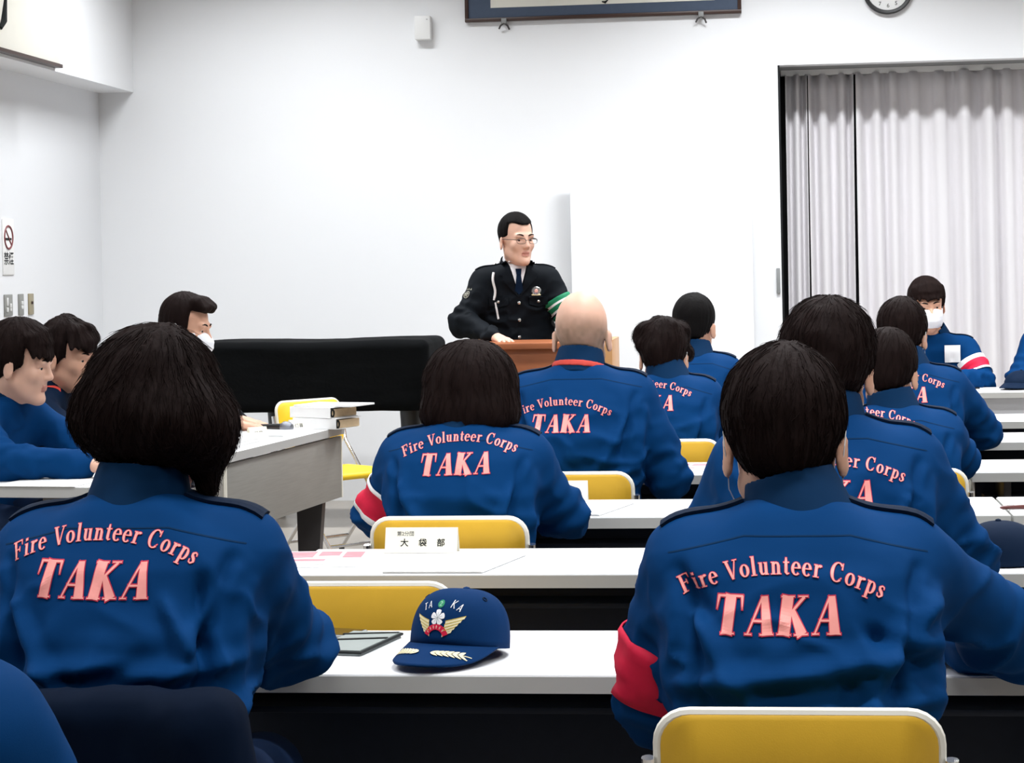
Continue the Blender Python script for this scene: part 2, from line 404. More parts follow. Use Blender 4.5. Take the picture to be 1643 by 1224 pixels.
class Print:
    """flat 2D print (several inks), later pressed on to a surface"""
    def __init__(s): s.V = []; s.F = []; s.M = []; s.layer = []
    def strip(s, rows, ink, lift=0.):
        n = len(rows[0]); b = len(s.V)
        for r in rows:
            for p in r: s.V.append((p[0], p[1])); s.layer.append(lift)
        for k in range(len(rows)-1):
            for i in range(n-1):
                s.F.append((b+k*n+i, b+(k+1)*n+i, b+(k+1)*n+i+1, b+k*n+i+1)); s.M.append(ink)
    def stroke(s, pts, ink, xf=None, extra=0., lift=0., step=.08):
        rows = ribbon(pts, extra, step)
        if xf: rows = [[xf(p) for p in r] for r in rows]
        s.strip(rows, ink, lift)
    def word(s, letters, H, ink, out=None, xf=None, track=0., x0=0., extra=.02):
        """letters: list of glyph keys; xf maps (x, y, pen centre x) in metres"""
        x = x0
        for g in letters:
            adv, st = G[g]
            cx = x+adv*H/2
            for sgm in st:
                f = lambda p, x=x, cx=cx: (xf(x+p[0]*H, p[1]*H, cx) if xf else (x+p[0]*H, p[1]*H))
                if out is not None: s.stroke(sgm, out, f, extra, 0.)
                s.stroke(sgm, ink, f, 0, .0007)
            x += adv*H+track
        return x
    def poly(s, pts, ink, lift=0., res=.006):
        bm = bmesh.new(); bm.faces.new([bm.verts.new((p[0], p[1], 0)) for p in pts])
        bmesh.ops.triangulate(bm, faces=bm.faces)
        for _ in range(7):
            es = [e for e in bm.edges if e.calc_length() > res]
            if not es: break
            bmesh.ops.subdivide_edges(bm, edges=es, cuts=1)
            bmesh.ops.triangulate(bm, faces=[f for f in bm.faces if len(f.verts) > 3])
        b = len(s.V); bm.verts.index_update()
        for v in bm.verts: s.V.append((v.co.x, v.co.y)); s.layer.append(lift)
        for f in bm.faces: s.F.append(tuple(b+v.index for v in f.verts)); s.M.append(ink)
        bm.free()
    def press(s, name, bvh, o, ex, ez, d, mats, parent, off=.0022, label=None):
        """o origin, ex/ez in-plane axes, d ray direction"""
        o = np.array(o, float); ex = np.array(ex, float); ez = np.array(ez, float); d = np.array(d, float)
        V = []; last = .0
        for (x, y), l in zip(s.V, s.layer):
            p = o+ex*x+ez*y; st = p-d*.6
            h = bvh.ray_cast(Vector(st), Vector(d), 1.4)
            if h[0] is not None: last = (np.array(h[0])-p)@d
            V.append(p+d*(last-off-l))
        me = bpy.data.meshes.new(name); me.from_pydata([tuple(v) for v in V], [], s.F)
        me.polygons.foreach_set('material_index', np.array(s.M, np.int32)); me.update()
        return link(name, me, mats, parent, False, label)
def corps_print():
    p = Print()
    H = .054
    x = 0.
    tot = sum(G[g][0] for g in ('T*', 'A*', 'K*', 'A*'))*H
    sc = .181/(tot+.0195)
    p.word(['T*', 'A*', 'K*', 'A*'], H*1.0, 1, 0, lambda X, Y, c: ((X-tot/2-.010)*sc, Y), .0065, extra=.03)
    h = .0262; txt = list('Fire Volunteer Corps'); tr = .0021
    tw = sum(G[g][0] for g in txt)*h+tr*(len(txt)-1)
    R = .318; y0 = .0835
    def arc(X, Y, c):
        a = (c-tw/2)/R; dx = X-c
        return (.007+math.sin(a)*(R+Y)+math.cos(a)*dx, y0-R+math.cos(a)*(R+Y)-math.sin(a)*dx)
    p.word(txt, h, 1, 0, arc, tr, extra=.028)
    return p
CORPS = corps_print()

# ---------------------------------------------------------------- text from the built-in font (kanji, digits)
def text_mesh(s, size, bold=0.):
    cu = bpy.data.curves.new('text', 'FONT'); cu.body = s; cu.size = size; cu.align_x = 'CENTER'; cu.resolution_u = 3
    cu.offset = bold
    ob = bpy.data.objects.new('text', cu); COL.objects.link(ob)
    dg = bpy.context.evaluated_depsgraph_get(); me = bpy.data.meshes.new_from_object(ob.evaluated_get(dg))
    bpy.data.objects.remove(ob); bpy.data.curves.remove(cu)
    return me
def text_obj(name, s, size, m, parent, M, bold=0.):
    me = text_mesh(s, size, bold); me.transform(M)
    me.materials.clear()
    return link(name, me, m, parent, False)

# ================================================================= the room
W = 12.8; CEIL = 3.9; XL = -4.116; XR = 4.6; YB = -3.2
def struct(o, label=None): o['kind'] = 'structure'; return o
struct(box_obj('floor', (XL-.1, YB-.1, -.1), (XR+.1, W+.8, 0), M_floor))
struct(box_obj('ceiling', (XL-.1, YB-.1, CEIL), (XR+.1, W+.8, CEIL+.1), M_ceil))
OX0, OX1, OZ = .083, 3.6, 2.59
b = MB()
b.box((XL-.1, W, 0), (OX0, W+.12, CEIL)); b.box((OX0, W, OZ), (OX1, W+.12, CEIL)); b.box((OX1, W, 0), (XR+.1, W+.12, CEIL))
struct(b.build('wall_front', M_wall))
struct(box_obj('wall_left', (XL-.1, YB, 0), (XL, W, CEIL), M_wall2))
struct(box_obj('wall_right', (XR, YB, 0), (XR+.1, W, CEIL), M_wall3))
struct(box_obj('wall_back', (XL-.1, YB-.1, 0), (XR+.1, YB, CEIL), M_wall3))
struct(box_obj('trim_1', (XL, YB, 2.547), (-3.892, W, CEIL), M_wall))           # dropped beam along the left wall
b = MB(); b.box((OX0-.05, W+.12, 0), (OX0, W+.62, OZ+.05)); b.box((OX1, W+.12, 0), (OX1+.05, W+.62, OZ+.05)); b.box((OX0-.05, W+.12, OZ), (OX1+.05, W+.62, OZ+.05))
struct(b.build('trim_2', M_plasg))
b = MB(); b.box((OX0, W+.001, 0), (OX0+.012, W+.58, OZ)); struct(b.build('trim_3', M_black))  # shade of the gap beside the curtains put into a black strip
b = MB(); b.box((OX0, W+.56, 0), (OX1, W+.6, OZ)); win = struct(b.build('window_1', M_black))
box_obj('pane', (OX0+.06, W+.54, .1), (OX1-.06, W+.559, OZ-.08), M_night, win)

def curtain(x0, x1, x1b, seed, label, nf, y0):
    """pleated cloth hanging in the recess; x1b = right hem position at the floor"""
    rs = np.random.RandomState(seed)
    nx, nz = int((x1-x0)*110)+12, 26
    ph = np.concatenate([[0], np.cumsum(rs.uniform(.7, 1.35, nf))]); ph = ph/ph[-1]
    amp = rs.uniform(.55, 1.15, nf+1); sk = rs.uniform(-.35, .35, nf+1)
    u = np.linspace(0, 1, nx)
    fi = np.interp(u, ph, np.arange(nf+1))
    V = []; z_top = OZ-.03
    for j in range(nz):
        t = j/(nz-1); z = z_top*(1-t)+.03*t
        X = x0+u*((x1+(x1b-x1)*t)-x0)+.010*np.sin(fi*2.1+seed+t*1.4)*t
        a = np.interp(fi, np.arange(nf+1), amp)*(.75+.25*t)
        c = np.cos(2*PI*fi+np.interp(fi, np.arange(nf+1), sk)*2.4+.25*t*np.sin(fi))
        y = y0-.058*a*np.sign(c)*np.abs(c)**.55
        V.append(np.stack([X, y, np.full(nx, z)], 1))
    V = np.concatenate(V)
    F = [(j*nx+i, j*nx+i+1, (j+1)*nx+i+1, (j+1)*nx+i) for j in range(nz-1) for i in range(nx-1)]
    me = mesh_np('curtain', V, F); o = link('curtain', me, M_curtain)
    md = o.modifiers.new('thick', 'SOLIDIFY'); md.thickness = .003
    return tag(o, label, 'curtain', 'pleated curtains in the wall recess')
curtain(.128, .262, .238, 3, 'narrow pale curtain panel beside the dark left edge of the recess', 2, W+.36)
curtain(.268, .545, .530, 5, 'pale curtain panel between the two dark slits in the curtains', 3, W+.37)
curtain(.556, 3.5, 3.5, 11, 'wide pale pleated curtain panel hanging behind the masked person at right', 21, W+.36)
box = box_obj('curtain_rail', (OX0+.02, W+.34, OZ-.035), (OX1-.02, W+.39, OZ-.001), M_plas)
tag(box, 'slim white rail under the recess head that the pale curtains hang from', 'curtain rail')
pc = MB(); pc.box((.052, W-.016, 1.225), (.074, W+.004, 1.375), .003)
tag(pc.build('door_catch', M_plasg, None, True), 'small grey metal catch on the wall edge left of the curtains', 'catch')

# ---- white standing screen against the front wall
sc_ = empty('partition_screen', (-.627, W-.12, 0), 0, 'tall plain white partition screen standing against the front wall behind the podium', 'screen')
b = MB(); b.box((-.54, -.02, .06), (.54, .02, 1.985), .004); b.build('panel', M_wall, sc_, True)
for sx in (-1, 1):
    b = MB(); b.box((sx*.45-.02, -.1, 0), (sx*.45+.02, .1, .025), .004); b.box((sx*.45-.012, -.012, .025), (sx*.45+.012, .012, .06)); b.build('foot', M_plas, sc_)

# ---- framed calligraphy over the speaker
fx0, fx1, fz0, fz1 = -1.797, -.125, 2.906, 3.52
fr = empty('framed_calligraphy', ((fx0+fx1)/2, W, fz0), 0, 'large horizontal framed calligraphy with blue grey mat above the speaker', 'picture')
hw = (fx1-fx0)/2; hh = fz1-fz0; tilt = Matrix.Rotation(-.04, 4, 'X')
def FM(b): bmesh.ops.transform(b.bm, matrix=Matrix.Translation((0, -.008, 0)) @ tilt, verts=b.bm.verts); return b
b = MB()
for lo, hi in (((-hw, -.035, 0), (hw, 0, .022)), ((-hw, -.035, hh-.022), (hw, 0, hh)), ((-hw, -.035, .022), (-hw+.022, 0, hh-.022)), ((hw-.022, -.035, .022), (hw, 0, hh-.022))): b.box(lo, hi, .003)
FM(b).build('frame', M_frame, fr, True)
b = MB(); b.box((-hw+.02, -.022, .02), (hw-.02, -.012, hh-.02)); FM(b).build('mat_board', M_matte, fr)
b = MB(); b.box((-hw+.158, -.026, .083), (hw-.158, -.0215, hh-.083)); pp = FM(b).build('paper', M_board, fr)
for x, z, s in ((-.52, .13, .9), (-.17, .125, 1.), (.02, .105, 1.2), (.38, .12, 1.)):
    b = MB()
    for k in range(4):
        a = random.uniform(-.6, .6)+(k % 2)*1.4; L = random.uniform(.05, .11)*s
        cx = x+random.uniform(-.02, .02)*s; cz = z+.05+k*.05
        b.tube([(cx-math.cos(a)*L/2, -.0285, cz-math.sin(a)*L/2), (cx, -.0285, cz+.008), (cx+math.cos(a)*L/2, -.0285, cz+math.sin(a)*L/2)], [.006, .012, .003], 6)
    if x == .02: b.tube([(.0, -.0285, .098), (.02, -.0285, .092), (.035, -.0285, .105), (.03, -.0285, .16)], [.003, .008, .004, .006], 6)
    FM(b).build('brush_character', M_ink, pp)
for x, lb in ((-1.557, 'left'), (-.366, 'right')):
    hk = empty('picture_hook', (x, W, 2.89), 0, lb+' small grey metal hook holding up the framed calligraphy', 'hook', 'hooks under the framed calligraphy')
    b = MB(); b.box((-.016, -.055, .0), (.016, -.045, .032), .003); b.box((-.016, -.05, -.004), (.016, 0, .003), .002); b.build('bracket', M_plasg, hk, True)
    b = MB(); b.tube([(0, -.05, .004), (-.022, -.045, -.012), (-.032, -.03, -.028)], .0055, 8); b.tube([(0, -.05, .004), (.022, -.045, -.014), (.03, -.03, -.034)], .0055, 8); b.build('prong', M_steel, hk, True)

# ---- wall box, clock
wb = empty('wall_sensor', (-2.055, W, 2.808), 0, 'small white box sensor mounted high on the front wall left of the frame', 'sensor')
b = MB(); b.box((-.048, -.075, 0), (.05, 0, .145), .006); b.build('housing', M_plas, wb, True)
b = MB(); b.lathe([(0, 0), (.004, 0), (.004, .003), (0, .003)], (.03, -.0775, .12), 12, None); b.build('screw', M_plasg, wb)
ck = empty('wall_clock', (.742, W, 3.018), 0, 'round white wall clock with black rim high above the curtains', 'clock')
RX = Matrix.Rotation(PI/2, 4, 'X')
b = MB(); b.lathe([(.121, 0), (.146, 0), (.148, .03), (.140, .042), (.128, .040), (.123, .03)], n=64, M=RX); b.build('rim', M_black, ck, True)
b = MB(); b.lathe([(0, .002), (.126, .002), (.126, .022), (0, .022)], n=64, M=RX); fc = b.build('dial', M_paper, ck)
for k in range(1, 13):
    a = math.radians(90-30*k)
    text_obj('numeral', str(k), .032, M_inkg, fc, Matrix.Translation((.095*math.cos(a), -.0232, .095*math.sin(a)-.011)) @ RX, .0006)
for ang, L, w, nm in ((62, .062, .005, 'hour_hand'), (118, .09, .0035, 'minute_hand')):
    a = math.radians(ang); b = MB(); b.tube([(-.012*math.cos(a), -.027, -.012*math.sin(a)), (L*math.cos(a), -.027, L*math.sin(a))], w, 6); b.build(nm, M_ink, ck)

# ---- left wall: board on the beam, no-smoking sign, switches (local x runs along the wall towards the camera's right = +Y)
def on_left(name, y, z, x, label, cat, group=None): return empty(name, (x, y, z), PI/2, label, cat, group)   # local x -> +Y, local -y -> +X
bd = on_left('calligraphy_board', 10.62, 2.562, -3.892, 'large cream board with dark brown lower edge on the beam at upper left', 'board')
b = MB(); b.box((-.72, -.03, .02), (.72, 0, .9), .003); b.build('panel', M_board, bd, True)
for z in (0, .9): b = MB(); b.box((-.725, -.045, z), (.725, 0, z+.02), .002); b.build('rail', M_frame, bd, True)
b = MB(); b.tube([(-.20, -.032, .12), (-.16, -.032, .16), (-.12, -.032, .28)], [.012, .022, .01], 8); b.build('brush_stroke', M_ink, bd); b = MB(); b.tube([(-.34, -.032, .5), (-.2, -.032, .52), (-.1, -.032, .56)], [.02, .014, .02], 8); b.build('brush_stroke', M_ink, bd)
sg = on_left('no_smoking_sign', 11.155, 1.424, XL, 'narrow white no smoking sign on the left wall above the switches', 'sign')
b = MB(); b.box((-.085, -.006, 0), (.085, 0, .305), .002); b.build('plate', M_paper, sg, True)
ring = [(.062*math.cos(2*PI*k/40), -.0068, .205+.062*math.sin(2*PI*k/40)) for k in range(40)]
b = MB(); b.tube(ring, .0055, 6, closed=True); b.tube([(-.044, -.0068, .249), (.044, -.0068, .161)], .0045, 6); b.build('prohibition_ring', mat('sign_red', (.20, .035, .04), .5), sg, True)
b = MB(); b.box((-.045, -.0085, .19), (.03, -.0055, .202)); b.box((.034, -.0085, .19), (.044, -.0055, .202)); b.build('cigarette', M_ink, sg)
text_obj('caption', '禁煙', .075, M_ink, sg, Matrix.Translation((0, -.0068, .062)) @ RX, .0010)
def switch(y, w, m, label, rock):
    s = on_left('switch_plate', y, 1.2, XL, label, 'switch', 'switch plates on the left wall')
    b = MB(); b.box((-w/2, -.008, 0), (w/2, 0, .118), .003); b.build('plate', m, s, True)
    for x, z, hw_, hz in rock:
        b = MB(); b.box((x-hw_, -.014, z-hz), (x+hw_, -.006, z+hz), .002); b.build('rocker', M_plas if m is not M_brass else M_frame, s, True)
switch(11.138, .122, M_alu, 'widest steel switch plate with white rockers below the no smoking sign', [(-.028, .078, .009, .022), (-.028, .034, .009, .012), (.022, .056, .009, .012), (.022, .034, .009, .008)])
switch(11.336, .078, M_alu, 'middle narrow steel switch plate with two white rockers', [(.004, .068, .012, .010), (.004, .044, .012, .010)])
switch(11.496, .080, M_brass, 'brass toned switch plate nearest the room corner', [(.008, .066, .010, .008)])

# ---- ceiling lamps
k = 0
for ly in (.6, 3.0, 5.1, 7.2, 9.3, 11.3):
    for lx in (-2.6, 0.2, 3.0):
        f = empty('ceiling_lamp', (lx, ly, CEIL), 0, 'long white fluorescent ceiling lamp above the rows of tables', 'lamp', 'ceiling lamps')
        b = MB(); b.box((-.65, -.16, -.05), (.65, .16, 0), .01); b.build('housing', M_plas, f, True)
        b = MB(); b.box((-.60, -.12, -.058), (.60, .12, -.05)); b.build('diffuser', M_lampw, f)
        l = bpy.data.lights.new('lamp_light', 'AREA'); l.shape = 'RECTANGLE'; l.size = 1.2; l.size_y = .25
        l.energy = {.6: 30, 11.3: 84, 9.3: 52}.get(ly, 46)*{-2.6: .72, .2: 1., 3.0: 1.1}[lx]; l.color = (.95, .975, 1.); l.spread = math.radians(135)
        lo = bpy.data.objects.new('lamp_light', l); COL.objects.link(lo); lo.location = (lx, ly, CEIL-.065)
wd = bpy.data.worlds.new('room_air'); scene.world = wd; wd.use_nodes = True
wd.node_tree.nodes['Background'].inputs[0].default_value = (.8, .85, .9, 1); wd.node_tree.nodes['Background'].inputs[1].default_value = .05

# ================================================================= furniture
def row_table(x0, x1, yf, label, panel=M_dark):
    t = empty('meeting_table', ((x0+x1)/2, yf+.225, 0), 0, label, 'table', 'white meeting tables in rows')
    hw = (x1-x0)/2-.002
    b = MB(); b.box((-hw+.002, -.223, .672), (hw-.002, .223, .7), .002); b.build('tabletop', M_top, t, True)
    b = MB()
    for lo, hi in (((-hw, -.226, .668), (hw, -.2235, .697)), ((-hw, .2235, .668), (hw, .226, .697)), ((-hw-.001, -.2235, .668), (-hw+.0015, .2235, .697)), ((hw-.0015, -.2235, .668), (hw+.001, .2235, .697))): b.box(lo, hi)
    b.build('edge_band', M_edge, t)
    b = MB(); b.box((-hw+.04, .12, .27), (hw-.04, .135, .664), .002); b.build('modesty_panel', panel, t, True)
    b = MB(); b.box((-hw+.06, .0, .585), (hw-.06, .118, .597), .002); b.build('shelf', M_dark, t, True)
    for s in (-1, 1):
        b = MB(); b.box((s*(hw-.12)-.025, -.03, .035), (s*(hw-.12)+.025, .05, .555), .006); b.box((s*(hw-.12)-.012, -.16, .57), (s*(hw-.12)+.012, .118, .668), .003)
        lg = b.build('leg', M_steel, t, True)
        b = MB(); b.box((s*(hw-.12)-.03, -.21, .0), (s*(hw-.12)+.03, .21, .035), .008); b.build('foot', M_black, lg, True)
    return t
ROWS = [3.63, 4.83, 5.93, 7.12, 8.30, 9.355]
OR = ['front most near', 'second', 'third', 'fourth', 'fifth', 'sixth']
row_table(-1.15, .65, ROWS[0], 'white meeting table nearest the camera, with the navy cap on it')
row_table(-1.15, .65, ROWS[1], 'white meeting table second from the camera, with the cream name card and red brochure')
row_table(.655, 2.455, ROWS[1], 'white tabletop at the lower right edge, second row, carrying a grey folder')
row_table(-1.15, .65, ROWS[2], 'white meeting table third from the camera, where the person with bobbed hair sits mid room')
row_table(.655, 2.455, ROWS[2], 'white meeting table at the right edge with a dark pen on it')
row_table(-1.15, .65, ROWS[3], 'white meeting table fourth from the camera, with a pink printed brochure')
row_table(.655, 2.455, ROWS[3], 'empty white tabletop at the right edge, fourth row from the camera')
row_table(-1.15, .65, ROWS[4], 'white meeting table fifth from the camera, partly hidden by seated people')
row_table(.655, 2.455, ROWS[4], 'white tabletop at the right edge, fifth row, with a white paper')
row_table(-1.15, .65, ROWS[5], 'white meeting table in the row closest to the podium')
row_table(.655, 2.455, ROWS[5], 'white tabletop at the right edge, sixth row, just before the head table')
row_table(.42, 2.22, 11.42, 'white head table under the curtains facing the rows, with a grey front panel', M_lpanel)
ht = [o for o in COL.objects if o.get('label', '').startswith('white head table')][0]
for c in ht.children:
    if c.name.startswith('modesty'): c.location.y = -.30
    if c.name.startswith('shelf'): c.location.y = .11

def side_desk(c, L, rz, label):
    """grey desk of the left column; local +y = its front (modesty panel side), local x along its length"""
    t = empty('side_desk', c, rz, label, 'desk', 'grey desks along the left side'); h = L/2-.003
    b = MB(); b.box((-h, -.45, .668), (h, 0, .7), .004); b.build('desktop', M_top, t, True)
    b = MB(); b.box((-h, .0005, .664), (h, .003, .699)); b.box((-h-.002, -.45, .664), (-h+.001, 0, .699)); b.box((h-.001, -.45, .664), (h+.002, 0, .699)); b.build('edge_band', M_deskedge, t)
    b = MB(); b.box((-h+.012, -.032, .375), (h-.012, -.014, .655), .003); b.build('modesty_panel', M_grey, t, True)
    b = MB(); b.box((-h, -.030, .375), (-h+.0118, -.010, .655)); b.box((h-.0118, -.030, .375), (h, -.010, .655)); b.build('panel_trim', M_cream, t)
    for s in (-1, 1):
        b = MB(); b.poly([(-.19, .03), (-.10, .03), (-.045, .66), (-.20, .66)], .045, Matrix.Translation((s*(h-.09)-.022, 0, 0)) @ Matrix(((0, 0, 1, 0), (1, 0, 0, 0), (0, 1, 0, 0), (0, 0, 0, 1))))
        lg = b.build('leg', M_steel, t)
        b = MB(); b.box((s*(h-.09)-.03, -.44, 0), (s*(h-.09)+.03, -.0, .032), .006); b.build('foot', M_black, lg, True)
    return t
fa, fb = Vector((-2.114, 8.103, 0)), Vector((-1.937, 9.529, 0)); ax_ = (fb-fa).normalized()
rzd = math.atan2(-ax_.y, -ax_.x)               # local x points back towards the camera, local +y towards the room's right
side_desk((fa+fb)/2, (fb-fa).length, rzd, 'far grey desk at left with binders and a microphone on it')
fc0 = fa-ax_*1.255
side_desk((fa+fc0)/2, 1.255, rzd, 'near grey desk at left where two people in navy jackets sit')

def make_chair(pad=M_must):
    t = empty('folding_chair', (0, 0, 0))
    def rr(hw, z0, z1, r, n=6):
        pts = []
        for cx, cz, a0 in ((hw-r, z1-r, 0), (-hw+r, z1-r, 90), (-hw+r, z0+r, 180), (hw-r, z0+r, 270)):
            for k in range(n+1):
                a = math.radians(a0+90*k/n); pts.append((cx+r*math.cos(a), cz+r*math.sin(a)))
        return pts
    bend = lambda x, z: -.235-.035*(z-.55)/.22+.10*(x*x-.02)
    P = rr(.198, .545, .765, .045)
    bm = bmesh.new()
    def face_ring(dy, sc): return [bm.verts.new((x*sc, bend(x, z)+dy, .655+(z-.655)*sc)) for x, z in P]
    rings = [face_ring(.020, .90), face_ring(.013, .985), face_ring(-.005, .985), face_ring(-.010, .92)]
    n = len(P)
    for a, c in zip(rings, rings[1:]):
        for i in range(n): bm.faces.new((a[i], a[(i+1) % n], c[(i+1) % n], c[i]))
    for r in (rings[0], rings[-1][::-1]):        # inner fans in columns, so the pad keeps its bend
        top = [v for v in r]; 
        bm.faces.new(top)
    bmesh.ops.triangulate(bm, faces=[f for f in bm.faces if len(f.verts) > 4])
    b = MB(); b.bm.free(); b.bm = bm; b.build('backrest', pad, t, True, ang=.9)
    b = MB(); b.tube([(x, bend(x, z)+.004, z) for x, z in P], .0085, 8, closed=True); b.build('backrest_rim', M_cream, t, True)
    b = MB(); b.box((-.20, -.20, .405), (.20, .20, .44), .016, 3); b.build('seat', pad, t, True)
    for s in (-1, 1):
        b = MB(); b.tube([(s*.213, -.262, .70), (s*.213, -.235, .56), (s*.213, -.10, .40), (s*.213, .22, .02)], .010, 10); b.build('front_leg', M_chrome, t, True)
        b = MB(); b.tube([(s*.19, .10, .40), (s*.19, -.25, .02)], .010, 10); b.build('rear_leg', M_chrome, t, True)
        for fx, fy in ((s*.213, .222), (s*.19, -.252)): b = MB(); b.lathe([(0, 0), (.014, 0), (.014, .03), (0, .03)], (fx, fy, 0), 12); b.build('rubber_foot', M_black, t, True)
    b = MB(); b.tube([(-.213, .16, .09), (.213, .16, .09)], .008, 8); b.build('front_crossbar', M_chrome, t, True)
    b = MB(); b.tube([(-.19, -.19, .085), (.19, -.19, .085)], .008, 8); b.build('rear_crossbar', M_chrome, t, True)
    return t
CH0 = make_chair(); CH_used = [False]
def chair(x, y, label, rz=0., z=0.):
    c = copy_tree(CH0) if CH_used[0] else CH0
    CH_used[0] = True
    c.location = (x, y, z); c.rotation_euler = (0, 0, rz)
    return tag(c, label, 'chair', 'yellow folding chairs')
def chair_bright(x, y, label, rz):
    c = copy_tree(CH0); c.location = (x, y, 0); c.rotation_euler = (0, 0, rz)
    for ch in c.children:
        if ch.name.split('.')[0] in ('backrest', 'seat'):
            ch.data = ch.data.copy(); ch.data.materials[0] = M_yel
    return tag(c, label, 'chair', 'yellow folding chairs')

# ---- podium
pd = empty('podium', (-1.125, 10.62, 0), 0, 'brown wooden podium with flat top that the speaker stands behind', 'podium')
b = MB(); b.box((-.335, -.24, .04), (.299, .22, 1.005), .004); b.build('body', M_wood, pd, True)
b = MB(); b.box((-.335, -.27, 1.005), (.299, .26, 1.035), .005); b.build('top', M_wood, pd, True)
b = MB(); b.box((-.355, -.26, .0), (.355, .24, .04), .004); b.build('plinth', M_frame, pd, True)
b = MB(); b.box((.300, -.262, .04), (.362, .23, 1.045), .003); b.build('side_board', M_woodl, pd, True)
b = MB(); b.box((-.362, -.262, .04), (-.336, .23, 1.045), .003); b.build('side_board', M_woodl, pd, True)
# ---- covered piano along the front wall
pn = empty('covered_piano', (-2.52, 12.0, 0), 0, 'long low piano under a black cover along the front wall left of the podium', 'piano')
g = Grid((-.80, -.66, .55), (.78, .58, 1.12), .013)
g.box((0, -.24, .83), (.672, .33, .195), .045)
V, F = g.mesh(1); N = vnormals(V, F)
V = V+N*(.006*fbm(V*np.array([5, 5, 3]), 3)+.004*fbm(V*np.array([3, 3, 14]), 8))[:, None]
V[:, 2] += -.004*np.cos(V[:, 0]*6)*(V[:, 2] > .9)
link('cover', mesh_np('cover', V, F), M_piano, pn)
for x, y in ((.55, -.45), (-.50, -.45), (-.3, -.02)):
    b = MB(); b.lathe([(0, .08), (.05, .08), (.055, .12), (.045, .3), (.062, .62), (.062, .68), (0, .68)], (x, y, 0), 20); lg = b.build('leg', M_black, pn, True)
    b = MB(); b.lathe([(0, 0), (.03, 0), (.035, .04), (.03, .08), (0, .08)], (x, y, 0), 16); b.build('caster', M_steel, lg, True)

# ================================================================= people
def hand(g, wrist, fdir, back, side, curl=.5, sc=1., spread=1.):
    """five-fingered hand grown into grid g. back = normal of the back of the hand, side = +1 left hand, -1 right"""
    y = np.array(fdir, float); y /= np.linalg.norm(y); z = np.array(back, float); z -= y*(z@y); z /= np.linalg.norm(z); x = np.cross(y, z)
    f = Fr(wrist, np.stack([x, y, z], 1), sc)
    kn = [(side*.028, .086), (side*.009, .091), (-side*.011, .087), (-side*.029, .078)]
    for kx, ky in kn: g.cap((kx*.55, .005, 0), (kx, ky, 0), .0155, .0125, .012, f)
    g.cap((0, -.03, 0), (0, .03, 0), .024, .021, .02, f)
    for (kx, ky), L, fan in zip(kn, (.068, .076, .070, .055), (.10, .03, -.05, -.15)):
        p = np.array([kx, ky, 0.]); a = .12*curl
        for i, fr_ in enumerate((.45, .31, .24)):
            d = np.array([math.sin(fan*spread*side)*math.cos(a), math.cos(a), -math.sin(a)]); q = p+d*L*fr_
            g.cap(p, q, .0092-.0008*i, .0086-.0009*i, .004, f); p = q; a += curl*(.75 if i == 0 else .55)
    p = np.array([side*.026, .022, -.006])
    for d, L, r in (((side*.70, .62, -.30), .042, .0125), ((side*.45, .85, -.25), .030, .0105), ((side*.15, .95, -.25), .024, .009)):
        d = np.array(d); d = d/np.linalg.norm(d); q = p+d*L; g.cap(p, q, r, r*.9, .008, f); p = q

def torso_fn(rings, zn, cx, slope, zb, e, flat=.055):
    R_ = np.array(rings, float)
    def fn(X, Y, Z):
        z = Z.ravel()
        a = np.interp(z, R_[:, 0], R_[:, 3])[None, None, :]+e; b = np.interp(z, R_[:, 0], R_[:, 4])[None, None, :]+e
        x0 = np.interp(z, R_[:, 0], R_[:, 1])[None, None, :]; y0 = np.interp(z, R_[:, 0], R_[:, 2])[None, None, :]
        q = (np.abs((X-x0)/a)**2.4+np.abs((Y-y0)/b)**2.4)**(1/2.4)
        d = (q-1)*np.minimum(a, b)
        zt = zn+e*.5-slope*np.maximum(np.abs(X-cx)-flat, 0)
        dt = (Z-zt)*.94; k = .06
        h = np.maximum(k-np.abs(d-dt), 0)/k; d = np.maximum(d, dt)+h*h*k*.25
        return np.maximum(d, zb-Z)
    return fn

